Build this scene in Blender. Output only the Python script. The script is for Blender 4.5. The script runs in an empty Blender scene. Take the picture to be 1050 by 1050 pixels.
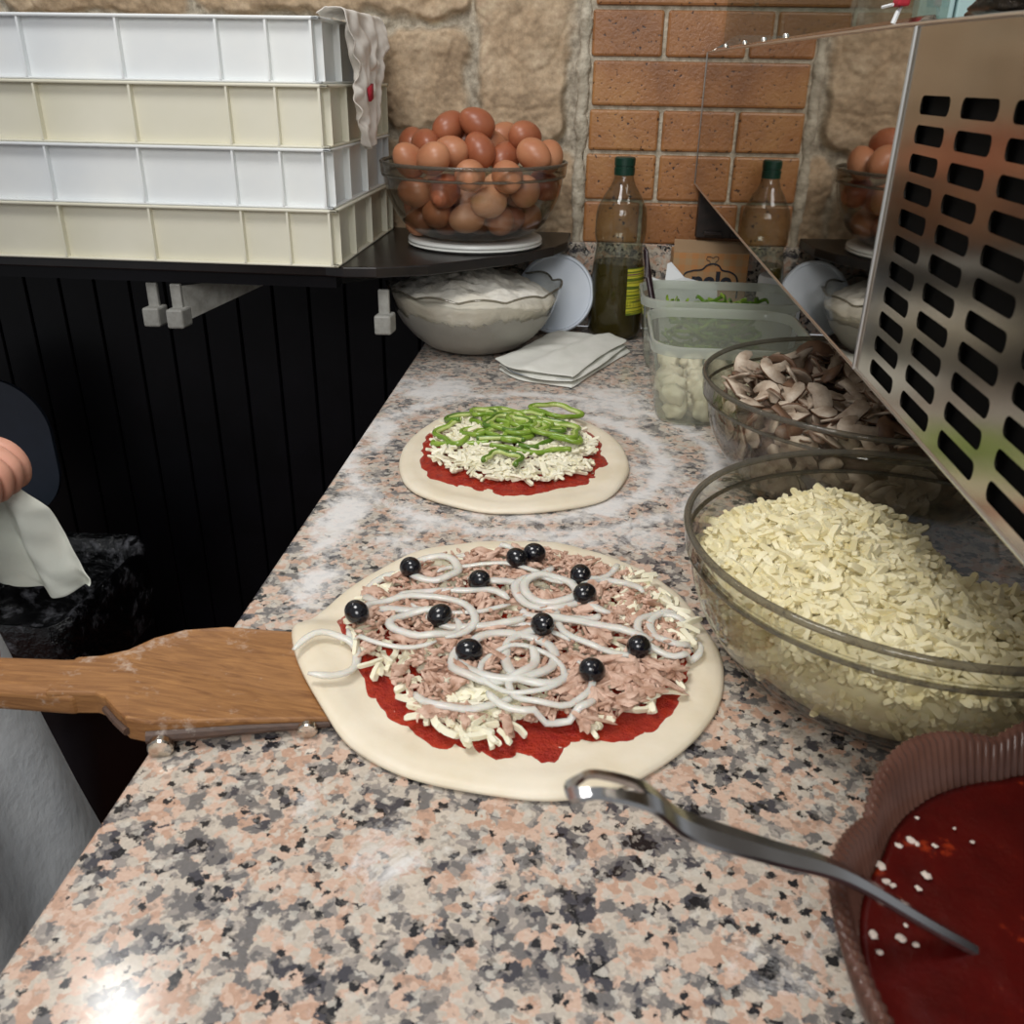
import bpy, bmesh, math, random
import numpy as np
from mathutils import Vector, Matrix, noise, Euler

PI = math.pi
S = bpy.context.scene
COL = S.collection

# ------------------------------------------------------------------ camera
cd = bpy.data.cameras.new('camera')
cam = bpy.data.objects.new('camera', cd); COL.objects.link(cam)
_y, _p, _r = math.radians(4.7), math.radians(25.6), math.radians(1.0)
fw = Vector((-math.sin(_y)*math.cos(_p), math.cos(_y)*math.cos(_p), -math.sin(_p)))
r0 = fw.cross(Vector((0, 0, 1))).normalized(); u0 = r0.cross(fw)
rr = r0*math.cos(_r) + u0*math.sin(_r); uu = rr.cross(fw)
M = Matrix((rr, uu, -fw)).transposed().to_4x4(); M.translation = (0, 0, 1.3)
cam.matrix_world = M
cd.sensor_width = 36; cd.lens = 36*927/1050; cd.clip_start = .01
cd.dof.use_dof = True; cd.dof.focus_distance = .95; cd.dof.aperture_fstop = 16
S.camera = cam

# ------------------------------------------------------------------ world and light
w = bpy.data.worlds.new('world'); S.world = w; w.use_nodes = True
w.node_tree.nodes['Background'].inputs[0].default_value = (.93, .96, 1, 1)
w.node_tree.nodes['Background'].inputs[1].default_value = .32

def area(name, loc, target, size, power, col=(1, 1, 1), sy=None):
    l = bpy.data.lights.new(name, 'AREA'); l.energy = power; l.size = size; l.color = col
    if sy: l.shape = 'RECTANGLE'; l.size_y = sy
    o = bpy.data.objects.new(name, l); COL.objects.link(o); o.location = loc
    o.rotation_euler = (Vector(target)-Vector(loc)).to_track_quat('-Z', 'Y').to_euler()
    return o
area('overhead_light', (-.45, .45, 2.45), (-.1, .8, .9), .5, 10.5, (1, .985, .96))
area('overhead_light', (-1.03, 1.34, 2.5), (-.4, .9, .9), .07, 1.6, (1, .98, .95))
area('overhead_light', (-.1, -.9, 2.05), (-.15, 1.4, 1.0), .7, 13, (1, .99, .97))  # unseen front fill behind the camera, added to brighten flour, crates and apron
S.view_settings.view_transform = 'Standard'; S.view_settings.look = 'None'
S.view_settings.exposure = 0.22; S.view_settings.gamma = 1
S.view_settings.use_curve_mapping = False

# ------------------------------------------------------------------ helpers
def lin(h):
    h = h.lstrip('#'); c = [int(h[i:i+2], 16)/255 for i in (0, 2, 4)]
    return tuple((x/12.92 if x <= .04045 else ((x+.055)/1.055)**2.4) for x in c) + (1,)

class MB:
    def __init__(s): s.v = []; s.f = []; s.m = []
    def add(s, vs, fs, mi=0):
        b = len(s.v); s.v += [tuple(v) for v in vs]
        for f in fs: s.f.append(tuple(i+b for i in f)); s.m.append(mi)
    def box(s, x0, x1, y0, y1, z0, z1, mi=0):
        s.add([(x0,y0,z0),(x1,y0,z0),(x1,y1,z0),(x0,y1,z0),(x0,y0,z1),(x1,y0,z1),(x1,y1,z1),(x0,y1,z1)],
              [(3,2,1,0),(4,5,6,7),(0,1,5,4),(1,2,6,5),(2,3,7,6),(3,0,4,7)], mi)
    def prism(s, poly, z0, z1, mi=0):
        n = len(poly)
        s.add([(x, y, z0) for x, y in poly]+[(x, y, z1) for x, y in poly],
              [tuple(range(n))[::-1], tuple(range(n, 2*n))]+[(i, (i+1)%n, n+(i+1)%n, n+i) for i in range(n)], mi)
    def tube(s, pts, rad, n=8, closed=False, mi=0, flat=1.0, up=None):
        P = [Vector(p) for p in pts]; k = len(P); rings = []
        for i, p in enumerate(P):
            a = P[(i-1)%k] if (closed or i) else p; b = P[(i+1)%k] if (closed or i < k-1) else p
            t = (b-a).normalized()
            if t.length < .5: t = Vector((0, 0, 1))
            U = Vector(up) if up else (Vector((0, 0, 1)) if abs(t.z) < .9 else Vector((1, 0, 0)))
            sx = t.cross(U).normalized(); sy = sx.cross(t)
            r = rad[i] if hasattr(rad, '__len__') else rad
            rings.append([p+sx*math.cos(2*PI*j/n)*r*flat+sy*math.sin(2*PI*j/n)*r for j in range(n)])
        vs = [q for R in rings for q in R]; fs = []
        for i in range(k if closed else k-1):
            a = i*n; b = ((i+1)%k)*n
            for j in range(n): fs.append((a+j, a+(j+1)%n, b+(j+1)%n, b+j))
        if not closed: fs += [tuple(range(n))[::-1], tuple(range((k-1)*n, k*n))]
        s.add(vs, fs, mi)
    def lathe(s, prof, n=64, c=(0, 0, 0), fn=None, mi=0, cap=(1, 1)):
        # prof: list of (r, z) running outside-bottom to rim to inside-bottom; ends at r=0 are capped
        vs = []; fs = []
        for (r, z) in prof:
            for j in range(n):
                a = 2*PI*j/n; R, Z = (r, z) if fn is None else fn(r, z, a)
                vs.append((c[0]+R*math.cos(a), c[1]+R*math.sin(a), c[2]+Z))
        for i in range(len(prof)-1):
            for j in range(n): fs.append((i*n+j, i*n+(j+1)%n, (i+1)*n+(j+1)%n, (i+1)*n+j))
        if cap[0]: fs.append(tuple(range(n))[::-1])
        if cap[1]: fs.append(tuple(range((len(prof)-1)*n, len(prof)*n)))
        s.add(vs, fs, mi)
    def build(s, name, mat, parent=None, smooth=True, bevel=0, seg=2, loc=None, sharp=40):
        me = bpy.data.meshes.new(name); me.from_pydata(s.v, [], s.f); me.update()
        mats = mat if isinstance(mat, (list, tuple)) else [mat]
        for m in mats: me.materials.append(m)
        if len(mats) > 1: me.polygons.foreach_set('material_index', s.m)
        if smooth: me.polygons.foreach_set('use_smooth', [True]*len(me.polygons))
        if smooth and sharp: me.set_sharp_from_angle(angle=math.radians(sharp))
        o = bpy.data.objects.new(name, me); COL.objects.link(o)
        if bevel:
            b = o.modifiers.new('bevel', 'BEVEL'); b.width = bevel; b.segments = seg; b.limit_method = 'ANGLE'; b.angle_limit = math.radians(35)
        if parent: o.parent = parent
        if loc: o.location = loc
        return o

def tag(o, label, cat, group=None, kind=None):
    if label: o['label'] = label
    if cat: o['category'] = cat
    if group: o['group'] = group
    if kind: o['kind'] = kind
    return o
def struct(o, label=None):
    o['kind'] = 'structure'
    if label: o['label'] = label
    return o
def thing(name, label, cat, loc=(0, 0, 0), rz=0, group=None):
    o = bpy.data.objects.new(name, None); COL.objects.link(o); o.empty_display_size = .05
    o.location = loc; o.rotation_euler = (0, 0, rz)
    return tag(o, label, cat, group)
def dup(o, label=None, parent=None):
    c = o.copy(); COL.objects.link(c)
    if parent: c.parent = parent
    for ch in list(o.children): dup(ch, None, c)
    if label: c['label'] = label
    return c
def cr(pts, n, closed=True):
    # Catmull-Rom through points
    out = []; k = len(pts); P = [Vector(p) for p in pts]
    for i in range(k if closed else k-1):
        a, b, c, d = (P[(i+q)%k] if closed else P[min(max(i+q, 0), k-1)] for q in (-1, 0, 1, 2))
        for j in range(n):
            t = j/n
            out.append(.5*((2*b)+(c-a)*t+(2*a-5*b+4*c-d)*t*t+(3*b-a-3*c+d)*t**3))
    if not closed: out.append(P[-1])
    return out
def nz(x, y, z=0, s=1, o=0): return noise.noise(Vector((x*s+o, y*s+o*1.7, z*s-o)))
def inpoly(x, y, P):
    c = False; j = len(P)-1
    for i in range(len(P)):
        if (P[i][1] > y) != (P[j][1] > y) and x < (P[j][0]-P[i][0])*(y-P[i][1])/(P[j][1]-P[i][1])+P[i][0]: c = not c
        j = i
    return c

# --- materials
def N(nt, t, **kw):
    n = nt.nodes.new(t)
    for k, v in kw.items():
        if k.startswith('i_'):
            key = k[2:]; key = int(key) if key.isdigit() else key
            n.inputs[key].default_value = v
        else: setattr(n, k, v)
    return n
def newmat(name):
    m = bpy.data.materials.new(name); m.use_nodes = True; nt = m.node_tree
    b = nt.nodes['Principled BSDF']; return m, nt, b, nt.nodes['Material Output']
def coord(nt, scale=(1, 1, 1), which='Object'):
    t = N(nt, 'ShaderNodeTexCoord'); mp = N(nt, 'ShaderNodeMapping'); mp.inputs['Scale'].default_value = scale
    nt.links.new(t.outputs[which], mp.inputs[0]); return mp.outputs[0]
def ramp(nt, src, stops, interp='LINEAR'):
    r = N(nt, 'ShaderNodeValToRGB'); r.color_ramp.interpolation = interp
    e = r.color_ramp.elements
    while len(e) < len(stops): e.new(.5)
    for i, (p, c) in enumerate(stops):
        e[i].position = p; e[i].color = c if len(c) == 4 else c+(1,)
    nt.links.new(src, r.inputs[0]); return r.outputs[0]
def tex(nt, v, kind='Noise', scale=10, detail=4, rough=.6, out=0, dist=0):
    n = N(nt, 'ShaderNodeTex'+kind); n.inputs['Scale'].default_value = scale
    if kind == 'Noise':
        n.inputs['Detail'].default_value = detail; n.inputs['Roughness'].default_value = rough; n.inputs['Distortion'].default_value = dist
    nt.links.new(v, n.inputs['Vector']); return n.outputs[out]
def mix(nt, f, a, b, mode='MIX'):
    m = N(nt, 'ShaderNodeMix', data_type='RGBA', blend_type=mode)
    for s, i in ((f, 0), (a, 6), (b, 7)):
        if hasattr(s, 'links'): nt.links.new(s, m.inputs[i])
        else: m.inputs[i].default_value = s
    return m.outputs[2]
def math_(nt, op, a, b=0, c=0):
    m = N(nt, 'ShaderNodeMath', operation=op)
    for i, s in enumerate((a, b, c)):
        if hasattr(s, 'links'): nt.links.new(s, m.inputs[i])
        else: m.inputs[i].default_value = s
    return m.outputs[0]
def bump(nt, b, h, strength=.3, dist=.002):
    n = N(nt, 'ShaderNodeBump'); n.inputs['Strength'].default_value = strength; n.inputs['Distance'].default_value = dist
    nt.links.new(h, n.inputs['Height']); nt.links.new(n.outputs[0], b.inputs['Normal'])
def simple(name, c, rough=.5, metal=0, c2=None, scale=30, detail=4, bmp=0, bs=None, bd=.001, spec=.5, sss=0, stretch=(1, 1, 1), lo=.35, hi=.65, coat=0):
    m, nt, b, o = newmat(name); c = lin(c) if isinstance(c, str) else c
    b.inputs['Base Color'].default_value = c; b.inputs['Roughness'].default_value = rough
    b.inputs['Metallic'].default_value = metal; b.inputs['Specular IOR Level'].default_value = spec
    b.inputs['Coat Weight'].default_value = coat; b.inputs['Coat Roughness'].default_value = .08
    v = coord(nt, stretch)
    if c2:
        t = tex(nt, v, 'Noise', scale, detail)
        nt.links.new(ramp(nt, t, [(lo, c), (hi, lin(c2))]), b.inputs['Base Color'])
    if bmp: bump(nt, b, tex(nt, v, 'Noise', bs or scale*2, 5), bmp, bd)
    if sss:
        b.inputs['Subsurface Weight'].default_value = sss; b.inputs['Subsurface Scale'].default_value = .004
        b.inputs['Subsurface Radius'].default_value = (1, .7, .5)
    return m
def clear(name, tint, edge, rough=.03, fac=0.0, dcol='FFFFFF', ior=1.45, ebias=.35):
    # thin see-through wall: transparent body, Fresnel reflection, a share of diffuse for frosted plastics
    m, nt, b, o = newmat(name); nt.nodes.remove(b)
    lw = N(nt, 'ShaderNodeLayerWeight'); lw.inputs[0].default_value = ebias
    colr = mix(nt, lw.outputs[1], lin(tint), lin(edge))
    tr = N(nt, 'ShaderNodeBsdfTransparent'); nt.links.new(colr, tr.inputs[0])
    gl = N(nt, 'ShaderNodeBsdfGlossy'); gl.inputs['Roughness'].default_value = rough
    gl.inputs[0].default_value = (.9, .9, .9, 1)
    f0 = N(nt, 'ShaderNodeLayerWeight'); f0.inputs[0].default_value = .5
    fr = math_(nt, 'ADD', math_(nt, 'MULTIPLY', math_(nt, 'POWER', f0.outputs[1], 5), .9), .035)
    base = tr.outputs[0]
    if fac:
        df = N(nt, 'ShaderNodeBsdfDiffuse'); df.inputs[0].default_value = lin(dcol)
        tl = N(nt, 'ShaderNodeBsdfTranslucent'); tl.inputs[0].default_value = lin(dcol)
        a = N(nt, 'ShaderNodeMixShader'); a.inputs[0].default_value = .45
        nt.links.new(df.outputs[0], a.inputs[1]); nt.links.new(tl.outputs[0], a.inputs[2])
        mm = N(nt, 'ShaderNodeMixShader'); mm.inputs[0].default_value = fac
        nt.links.new(base, mm.inputs[1]); nt.links.new(a.outputs[0], mm.inputs[2]); base = mm.outputs[0]
    mx = N(nt, 'ShaderNodeMixShader'); nt.links.new(fr, mx.inputs[0])
    nt.links.new(base, mx.inputs[1]); nt.links.new(gl.outputs[0], mx.inputs[2])
    nt.links.new(mx.outputs[0], o.inputs[0]); return m

# granite worktop with dustings of flour
def granite(name, flour=True, rough=.15):
    m, nt, b, o = newmat(name)
    v = coord(nt)
    d = N(nt, 'ShaderNodeTexNoise'); d.inputs['Scale'].default_value = 190; d.inputs['Detail'].default_value = 6; d.inputs['Roughness'].default_value = .7
    nt.links.new(v, d.inputs['Vector'])
    vm = N(nt, 'ShaderNodeVectorMath', operation='MULTIPLY_ADD'); nt.links.new(d.outputs['Color'], vm.inputs[0])
    vm.inputs[1].default_value = (.0098, .0098, .0098); nt.links.new(v, vm.inputs[2]); vd = vm.outputs[0]
    vor = N(nt, 'ShaderNodeTexVoronoi'); vor.inputs['Scale'].default_value = 108; nt.links.new(vd, vor.inputs['Vector'])
    sep = N(nt, 'ShaderNodeSeparateColor'); nt.links.new(vor.outputs['Color'], sep.inputs[0])
    cl = tex(nt, v, 'Noise', 34, 3, .55)
    # cell value shifted by the clustering noise
    val = math_(nt, 'ADD', math_(nt, 'MULTIPLY', sep.outputs[0], .55), math_(nt, 'MULTIPLY', math_(nt, 'SUBTRACT', cl, .28), 1.0))
    base = ramp(nt, val, [(0, lin('1E1D20')), (.155, lin('47454A')), (.235, lin('716D6B')), (.37, lin('978F88')), (.43, lin('BFB4A6')),
                          (.55, lin('CBAE9B')), (.68, lin('BC9A85')), (.80, lin('C9BDAE'))], 'CONSTANT')
    v2 = N(nt, 'ShaderNodeTexVoronoi'); v2.inputs['Scale'].default_value = 210; nt.links.new(vd, v2.inputs['Vector'])
    s2 = N(nt, 'ShaderNodeSeparateColor'); nt.links.new(v2.outputs['Color'], s2.inputs[0])
    blk = ramp(nt, s2.outputs[1], [(0, (1, 1, 1, 1)), (.075, (0, 0, 0, 1))], 'CONSTANT')
    base = mix(nt, blk, base, lin('2A292B'))
    pal = ramp(nt, s2.outputs[2], [(0, (1, 1, 1, 1)), (.10, (0, 0, 0, 1))], 'CONSTANT')
    base = mix(nt, math_(nt, 'MULTIPLY', pal, .7), base, lin('C9C3B8'))
    v3 = N(nt, 'ShaderNodeTexVoronoi'); v3.inputs['Scale'].default_value = 330; nt.links.new(vd, v3.inputs['Vector'])
    s3 = N(nt, 'ShaderNodeSeparateColor'); nt.links.new(v3.outputs['Color'], s3.inputs[0])
    base = mix(nt, ramp(nt, s3.outputs[0], [(0, (.4, .4, .4, 1)), (.13, (0, 0, 0, 1))], 'CONSTANT'), base, lin('6E6863'))
    base = mix(nt, ramp(nt, s3.outputs[1], [(0, (.4, .4, .4, 1)), (.11, (0, 0, 0, 1))], 'CONSTANT'), base, lin('D2C6B8'))
    fine = tex(nt, v, 'Noise', 420, 3)
    base = mix(nt, .35, base, ramp(nt, fine, [(.3, (.35, .35, .35, 1)), (.7, (.65, .65, .65, 1))]), 'OVERLAY')
    b.inputs['Roughness'].default_value = rough; b.inputs['Specular IOR Level'].default_value = .5
    if flour:
        px = N(nt, 'ShaderNodeSeparateXYZ'); nt.links.new(v, px.inputs[0]); X, Y = px.outputs[0], px.outputs[1]
        def blob(cx, cy, rx, ry, a=1.0):
            dx = math_(nt, 'MULTIPLY', math_(nt, 'SUBTRACT', X, cx), 1/rx); dy = math_(nt, 'MULTIPLY', math_(nt, 'SUBTRACT', Y, cy), 1/ry)
            q = math_(nt, 'ADD', math_(nt, 'MULTIPLY', dx, dx), math_(nt, 'MULTIPLY', dy, dy))
            return math_(nt, 'MULTIPLY', math_(nt, 'MAXIMUM', math_(nt, 'SUBTRACT', 1, q), 0), a)
        def ring(cx, cy, r, wd, a=1.0, rx=1.0):
            dx = math_(nt, 'MULTIPLY', math_(nt, 'SUBTRACT', X, cx), rx); dy = math_(nt, 'SUBTRACT', Y, cy)
            q = math_(nt, 'SQRT', math_(nt, 'ADD', math_(nt, 'MULTIPLY', dx, dx), math_(nt, 'MULTIPLY', dy, dy)))
            e = math_(nt, 'MULTIPLY', math_(nt, 'ABSOLUTE', math_(nt, 'SUBTRACT', q, r)), 1/wd)
            return math_(nt, 'MULTIPLY', math_(nt, 'MAXIMUM', math_(nt, 'SUBTRACT', 1, e), 0), a)
        acc = ring(-.075, .985, .168, .035, 1.0)
        acc = math_(nt, 'MULTIPLY', acc, ramp(nt, math_(nt, 'ADD', math_(nt, 'MULTIPLY', X, 2), .55), [(.2, (.25,)*3+(1,)), (.6, (1, 1, 1, 1))]))
        for q in [ring(-.06, 1.0, .215, .03, .8), blob(-.225, .66, .035, .06, .9), blob(-.235, .80, .035, .12, .95), blob(-.21, 1.22, .09, .09, .8),
                  blob(.04, 1.18, .09, .13, .75), blob(.05, .80, .07, .06, .6), blob(-.02, .78, .12, .03, .7), blob(.09, .95, .05, .15, .65),
                  blob(-.05, 1.17, .12, .05, .65), blob(-.25, 1.05, .03, .12, .7), blob(.16, .75, .04, .1, .25), blob(-.10, .37, .03, .05, .55),
                  blob(-.02, .38, .07, .02, .3), blob(-.04, .36, .02, .05, .35), blob(-.15, .40, .02, .03, .4), blob(.08, .33, .09, .1, .18),
                  blob(-.13, .30, .1, .06, .12), blob(-.17, .75, .05, .05, .6), blob(-.14, .79, .05, .03, .7)]:
            acc = math_(nt, 'MAXIMUM', acc, q)
        n1 = tex(nt, v, 'Noise', 26, 6, .72, 0, .8); n2 = tex(nt, v, 'Noise', 300, 3, .7)
        f = math_(nt, 'ADD', math_(nt, 'MULTIPLY', acc, .72), math_(nt, 'MULTIPLY', math_(nt, 'SUBTRACT', n1, .5), 1.5))
        f = math_(nt, 'ADD', f, math_(nt, 'MULTIPLY', math_(nt, 'SUBTRACT', n2, .5), .35))
        f = ramp(nt, f, [(.22, (0, 0, 0, 1)), (.62, (.85, .85, .85, 1))])
        base = mix(nt, f, base, lin('E4E2E0'))
        # thin all-over haze of flour further back
        hz = ramp(nt, math_(nt, 'ADD', math_(nt, 'MULTIPLY', Y, .5), 0), [(.3, (0, 0, 0, 1)), (.62, (.22, .22, .22, 1))])
        base = mix(nt, math_(nt, 'MULTIPLY', hz, math_(nt, 'MULTIPLY', n1, 1.6)), base, lin('D9D4CF'))
        nt.links.new(math_(nt, 'ADD', math_(nt, 'MULTIPLY', f, .6), rough), b.inputs['Roughness'])
    nt.links.new(base, b.inputs['Base Color']); return m

def wood(name, a, bcol, rough=.55, scale=14, stretch=(1.2, 14, 14)):
    m, nt, b, o = newmat(name); v = coord(nt, stretch)
    t = tex(nt, v, 'Noise', scale, 6, .65, 0, 1.0)
    c = ramp(nt, t, [(.3, lin(a)), (.7, lin(bcol))])
    v2 = coord(nt); fl = tex(nt, v2, 'Noise', 28, 6, .75)
    c = mix(nt, ramp(nt, fl, [(.57, (0, 0, 0, 1)), (.8, (.75, .75, .75, 1))]), c, lin('E8DDD0'))
    nt.links.new(c, b.inputs['Base Color']); b.inputs['Roughness'].default_value = rough
    bump(nt, b, t, .25, .001); return m

m_granite = granite('granite_floured'); m_gran2 = granite('granite_wall', False)
m_black = simple('black_paint', '08070A', .42, c2='100F14', scale=8, bmp=.1, spec=.22)
m_blackshelf = simple('worn_black_shelf', '141111', .3, c2='241D1B', scale=18, bmp=.15, spec=.5)
m_steel = simple('polished_steel', 'BDB8B0', .025, 1, bmp=.02, bs=5, bd=.002)
m_steelb = simple('brushed_steel', 'C4BBAF', .15, 1, bmp=.03, bs=8, stretch=(1, 1, 1), c2='B5AC9F', scale=9)
m_steeledge = simple('steel_edge', 'D9D7D2', .3, 1)
m_spoon = simple('spoon_steel', 'B9B8B8', .16, 1, bmp=.03, bs=30)
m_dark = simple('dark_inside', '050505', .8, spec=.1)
m_glass = clear('clear_glass', 'FAFAF8', 'B9B6AF', .02, .0, ebias=.25)
m_glassrim = clear('glass_rim', 'C4C0B6', '8E8A80', .02, .25, 'B0AB9E', ebias=.3)
m_flourglass = clear('floury_glass', 'F1F1EE', 'A2A09A', .05, .22, 'CFCBC2')
def dusty():
    m = clear('floury_glass', 'FDFDFC', 'DEDCD6', .04); nt = m.node_tree; o = [n for n in nt.nodes if n.type == 'OUTPUT_MATERIAL'][0]
    src = o.inputs[0].links[0].from_socket; v = coord(nt); sp_ = N(nt, 'ShaderNodeSeparateXYZ'); nt.links.new(v, sp_.inputs[0])
    ed = math_(nt, 'ADD', sp_.outputs[2], math_(nt, 'MULTIPLY', math_(nt, 'SUBTRACT', tex(nt, v, 'Noise', 26, 5, .65), .5), .05))
    f = ramp(nt, math_(nt, 'MULTIPLY', ed, 10), [(.66, (.93, .93, .93, 1)), (.675, (0, 0, 0, 1))])
    d = N(nt, 'ShaderNodeBsdfPrincipled'); d.inputs['Roughness'].default_value = .3
    nt.links.new(ramp(nt, tex(nt, v, 'Noise', 14, 4), [(.3, lin('8A877E')), (.7, lin('A09D94'))]), d.inputs[0])
    x = N(nt, 'ShaderNodeMixShader'); nt.links.new(f, x.inputs[0]); nt.links.new(src, x.inputs[1]); nt.links.new(d.outputs[0], x.inputs[2]); nt.links.new(x.outputs[0], o.inputs[0]); return m
m_flourglass = dusty()
m_smoke = clear('smoked_glass', 'A9A39E', '6A6460', .03)
m_rose = None
m_plastic = clear('frosted_plastic', 'F5F8F2', 'E2E6DE', .12, .24, 'EEF1E8')
m_plasticrim = clear('frosted_rim', 'F0F4EE', 'DCE0DA', .1, .5, 'E6EAE2')
m_egg = simple('brown_eggshell', 'B0704E', .38, c2='C48A66', scale=9, bmp=.05, bs=300, sss=.08)
m_egg2 = simple('dark_eggshell', '9A573B', .35, c2='AA6848', scale=14, sss=.06)
m_egg3 = simple('pale_eggshell', 'D6A27E', .4, c2='C88F69', scale=7, sss=.08)
m_flour = simple('flour', 'F1EDE3', .95, c2='E9E2D2', scale=14, bmp=.9, bs=60, bd=.004, spec=.1)
m_crate_w = simple('white_plastic', 'E2E6E8', .42, c2='EEF0EE', scale=5, bmp=.05, bs=60)
m_crate_c = simple('cream_plastic', 'DDD9C4', .45, c2='E6E2D0', scale=5, bmp=.05, bs=60)
m_cloth = simple('pale_cotton', 'D9D9D0', .9, c2='E4E3DC', scale=20, bmp=.5, bs=900, bd=.0006, spec=.1)
m_cloth2 = simple('stained_cotton', 'D9DDD3', .9, c2='E2E2D6', scale=14, bmp=.5, bs=900, bd=.0006, spec=.1)
m_rag = simple('offwhite_rag', 'DDD5CB', .9, c2='EAE4DC', scale=24, bmp=.5, bs=700, bd=.0006, spec=.1)
m_red = simple('red_mark', 'A51D2E', .8)
m_apron = simple('white_apron_cloth', 'D2D6DA', .9, c2='DFE2E4', scale=10, bmp=.35, bs=26, bd=.006, spec=.1)
m_skin = simple('skin', 'C98F78', .5, c2='D79F88', scale=30, sss=.15, bmp=.1, bs=200)
m_shirt = simple('dark_shirt', '22242A', .9)
m_trouser = simple('grey_trousers', '3A3B40', .9)
m_shoe = simple('black_shoe', '101012', .4)
m_hair = simple('dark_hair', '1C1512', .6, bmp=.5, bs=200)
m_wood = wood('peel_wood', '744A26', 'A97846')
m_woodd = wood('peel_edge_wood', '5C4436', '3F3029')
m_dough = simple('raw_dough', 'E2D5BB', .5, c2='EADFCA', scale=24, bmp=.25, bs=50, bd=.002, sss=.12)
m_shred = simple('grated_cheese', 'DFD2A2', .5, c2='E9E0BE', scale=60, sss=.1)
m_shredp = simple('grated_mozzarella', 'EDE6C8', .5, c2='F2ECD6', scale=60, sss=.1)
m_tuna = simple('tuna_flakes', 'B08871', .6, c2='D8B7A3', scale=90, bmp=.6, bs=320, bd=.0012, lo=.38, hi=.6)
m_olive = simple('black_olive', '08080C', .16, c2='101018', scale=60, coat=.4)
m_onion = simple('white_onion', 'ECE9DF', .25, c2='F6F4EC', scale=70, sss=.35, coat=.2)
m_onion.node_tree.nodes['Principled BSDF'].inputs['Alpha'].default_value = .66
m_pepper = simple('green_pepper', '6C8F26', .25, c2='93AE44', scale=50, coat=.3, sss=.05)
m_pepperd = simple('dark_green_pepper', '42661A', .25, c2='62862A', scale=50, coat=.3)
m_binp = simple('grey_bin_plastic', '222329', .45, c2='1B1C21', scale=8)
m_lid = simple('blue_grey_lid', '343D4C', .4, c2='28303C', scale=6)
m_bag = simple('black_bin_bag', '08080A', .2, bmp=1, bs=26, bd=.02, c2='8A8A90', scale=26, lo=.54, hi=.8, coat=.5)  # pale noise puts whitish dust and wrinkle highlights into the bag colour
m_paper = simple('white_paper', 'DADCDD', .8, bmp=.4, bs=60)
m_lidw = simple('white_lid', 'D3DAE4', .35, c2='C6CFDC', scale=8)
m_cap = simple('green_cap', '0F3326', .35)
m_brownp = simple('dark_purple_plastic', '2A1B20', .35)
m_hook = simple('white_painted_metal', 'A3A29C', .5, c2='87857E', scale=60, bmp=.3, bs=120)
m_cyan = simple('pale_cyan_paint', 'B9D6D6', .5)

m_pepperi = simple('pale_pepper_flesh', 'AFC06A', .35, c2='C6D08A', scale=50, coat=.2, sss=.1)
def tomato(name, a, b2, sc=60, rough=.25, bm=.8, bd=.003):
    m, nt, b, o = newmat(name); v = coord(nt)
    t = tex(nt, v, 'Noise', sc, 5, .7); c = ramp(nt, t, [(.32, lin(a)), (.62, lin(b2)), (.8, lin('C4461E'))])
    nt.links.new(c, b.inputs['Base Color']); b.inputs['Roughness'].default_value = rough
    bump(nt, b, tex(nt, v, 'Noise', sc*2.2, 4, .7), bm, bd); return m
m_sauce = tomato('tomato_sauce_spread', '9A150C', 'BC3416', 110, .18, 1.0, .005)
m_saucebowl = tomato('tomato_sauce_pool', '3C0605', '4A0906', 40, .3, .5, .0015)

# ------------------------------------------------------------------ the room
g = MB(); g.box(-2.6, 1.2, -1.2, 1.9, -.05, 0)
m, nt, b, o = newmat('terracotta_tiles'); v = coord(nt)
br = N(nt, 'ShaderNodeTexBrick', offset=0); br.inputs['Scale'].default_value = 1; br.inputs['Brick Width'].default_value = .3; br.inputs['Row Height'].default_value = .3
br.inputs['Mortar Size'].default_value = .004; br.inputs[1].default_value = lin('7A4638'); br.inputs[2].default_value = lin('6A3B30'); br.inputs[3].default_value = lin('2B211D')
nt.links.new(v, br.inputs[0])
nt.links.new(mix(nt, tex(nt, v, 'Noise', 12, 5), br.outputs[0], lin('54352B'), 'MIX'), b.inputs['Base Color']); b.inputs['Roughness'].default_value = .35
struct(g.build('floor', m, smooth=False))

# black tongue-and-groove boarding under the shelf
g = MB(); x = -2.3; pitch = .0685
while x < -.20:
    g.box(x+.0015, x+pitch-.0015, 1.640, 1.66, 0, 1.05); x += pitch
g.box(-2.3, -.2, 1.66, 1.70, 0, 1.05)
struct(g.build('wall_back', m_black, smooth=False, bevel=.002, seg=1))

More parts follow.
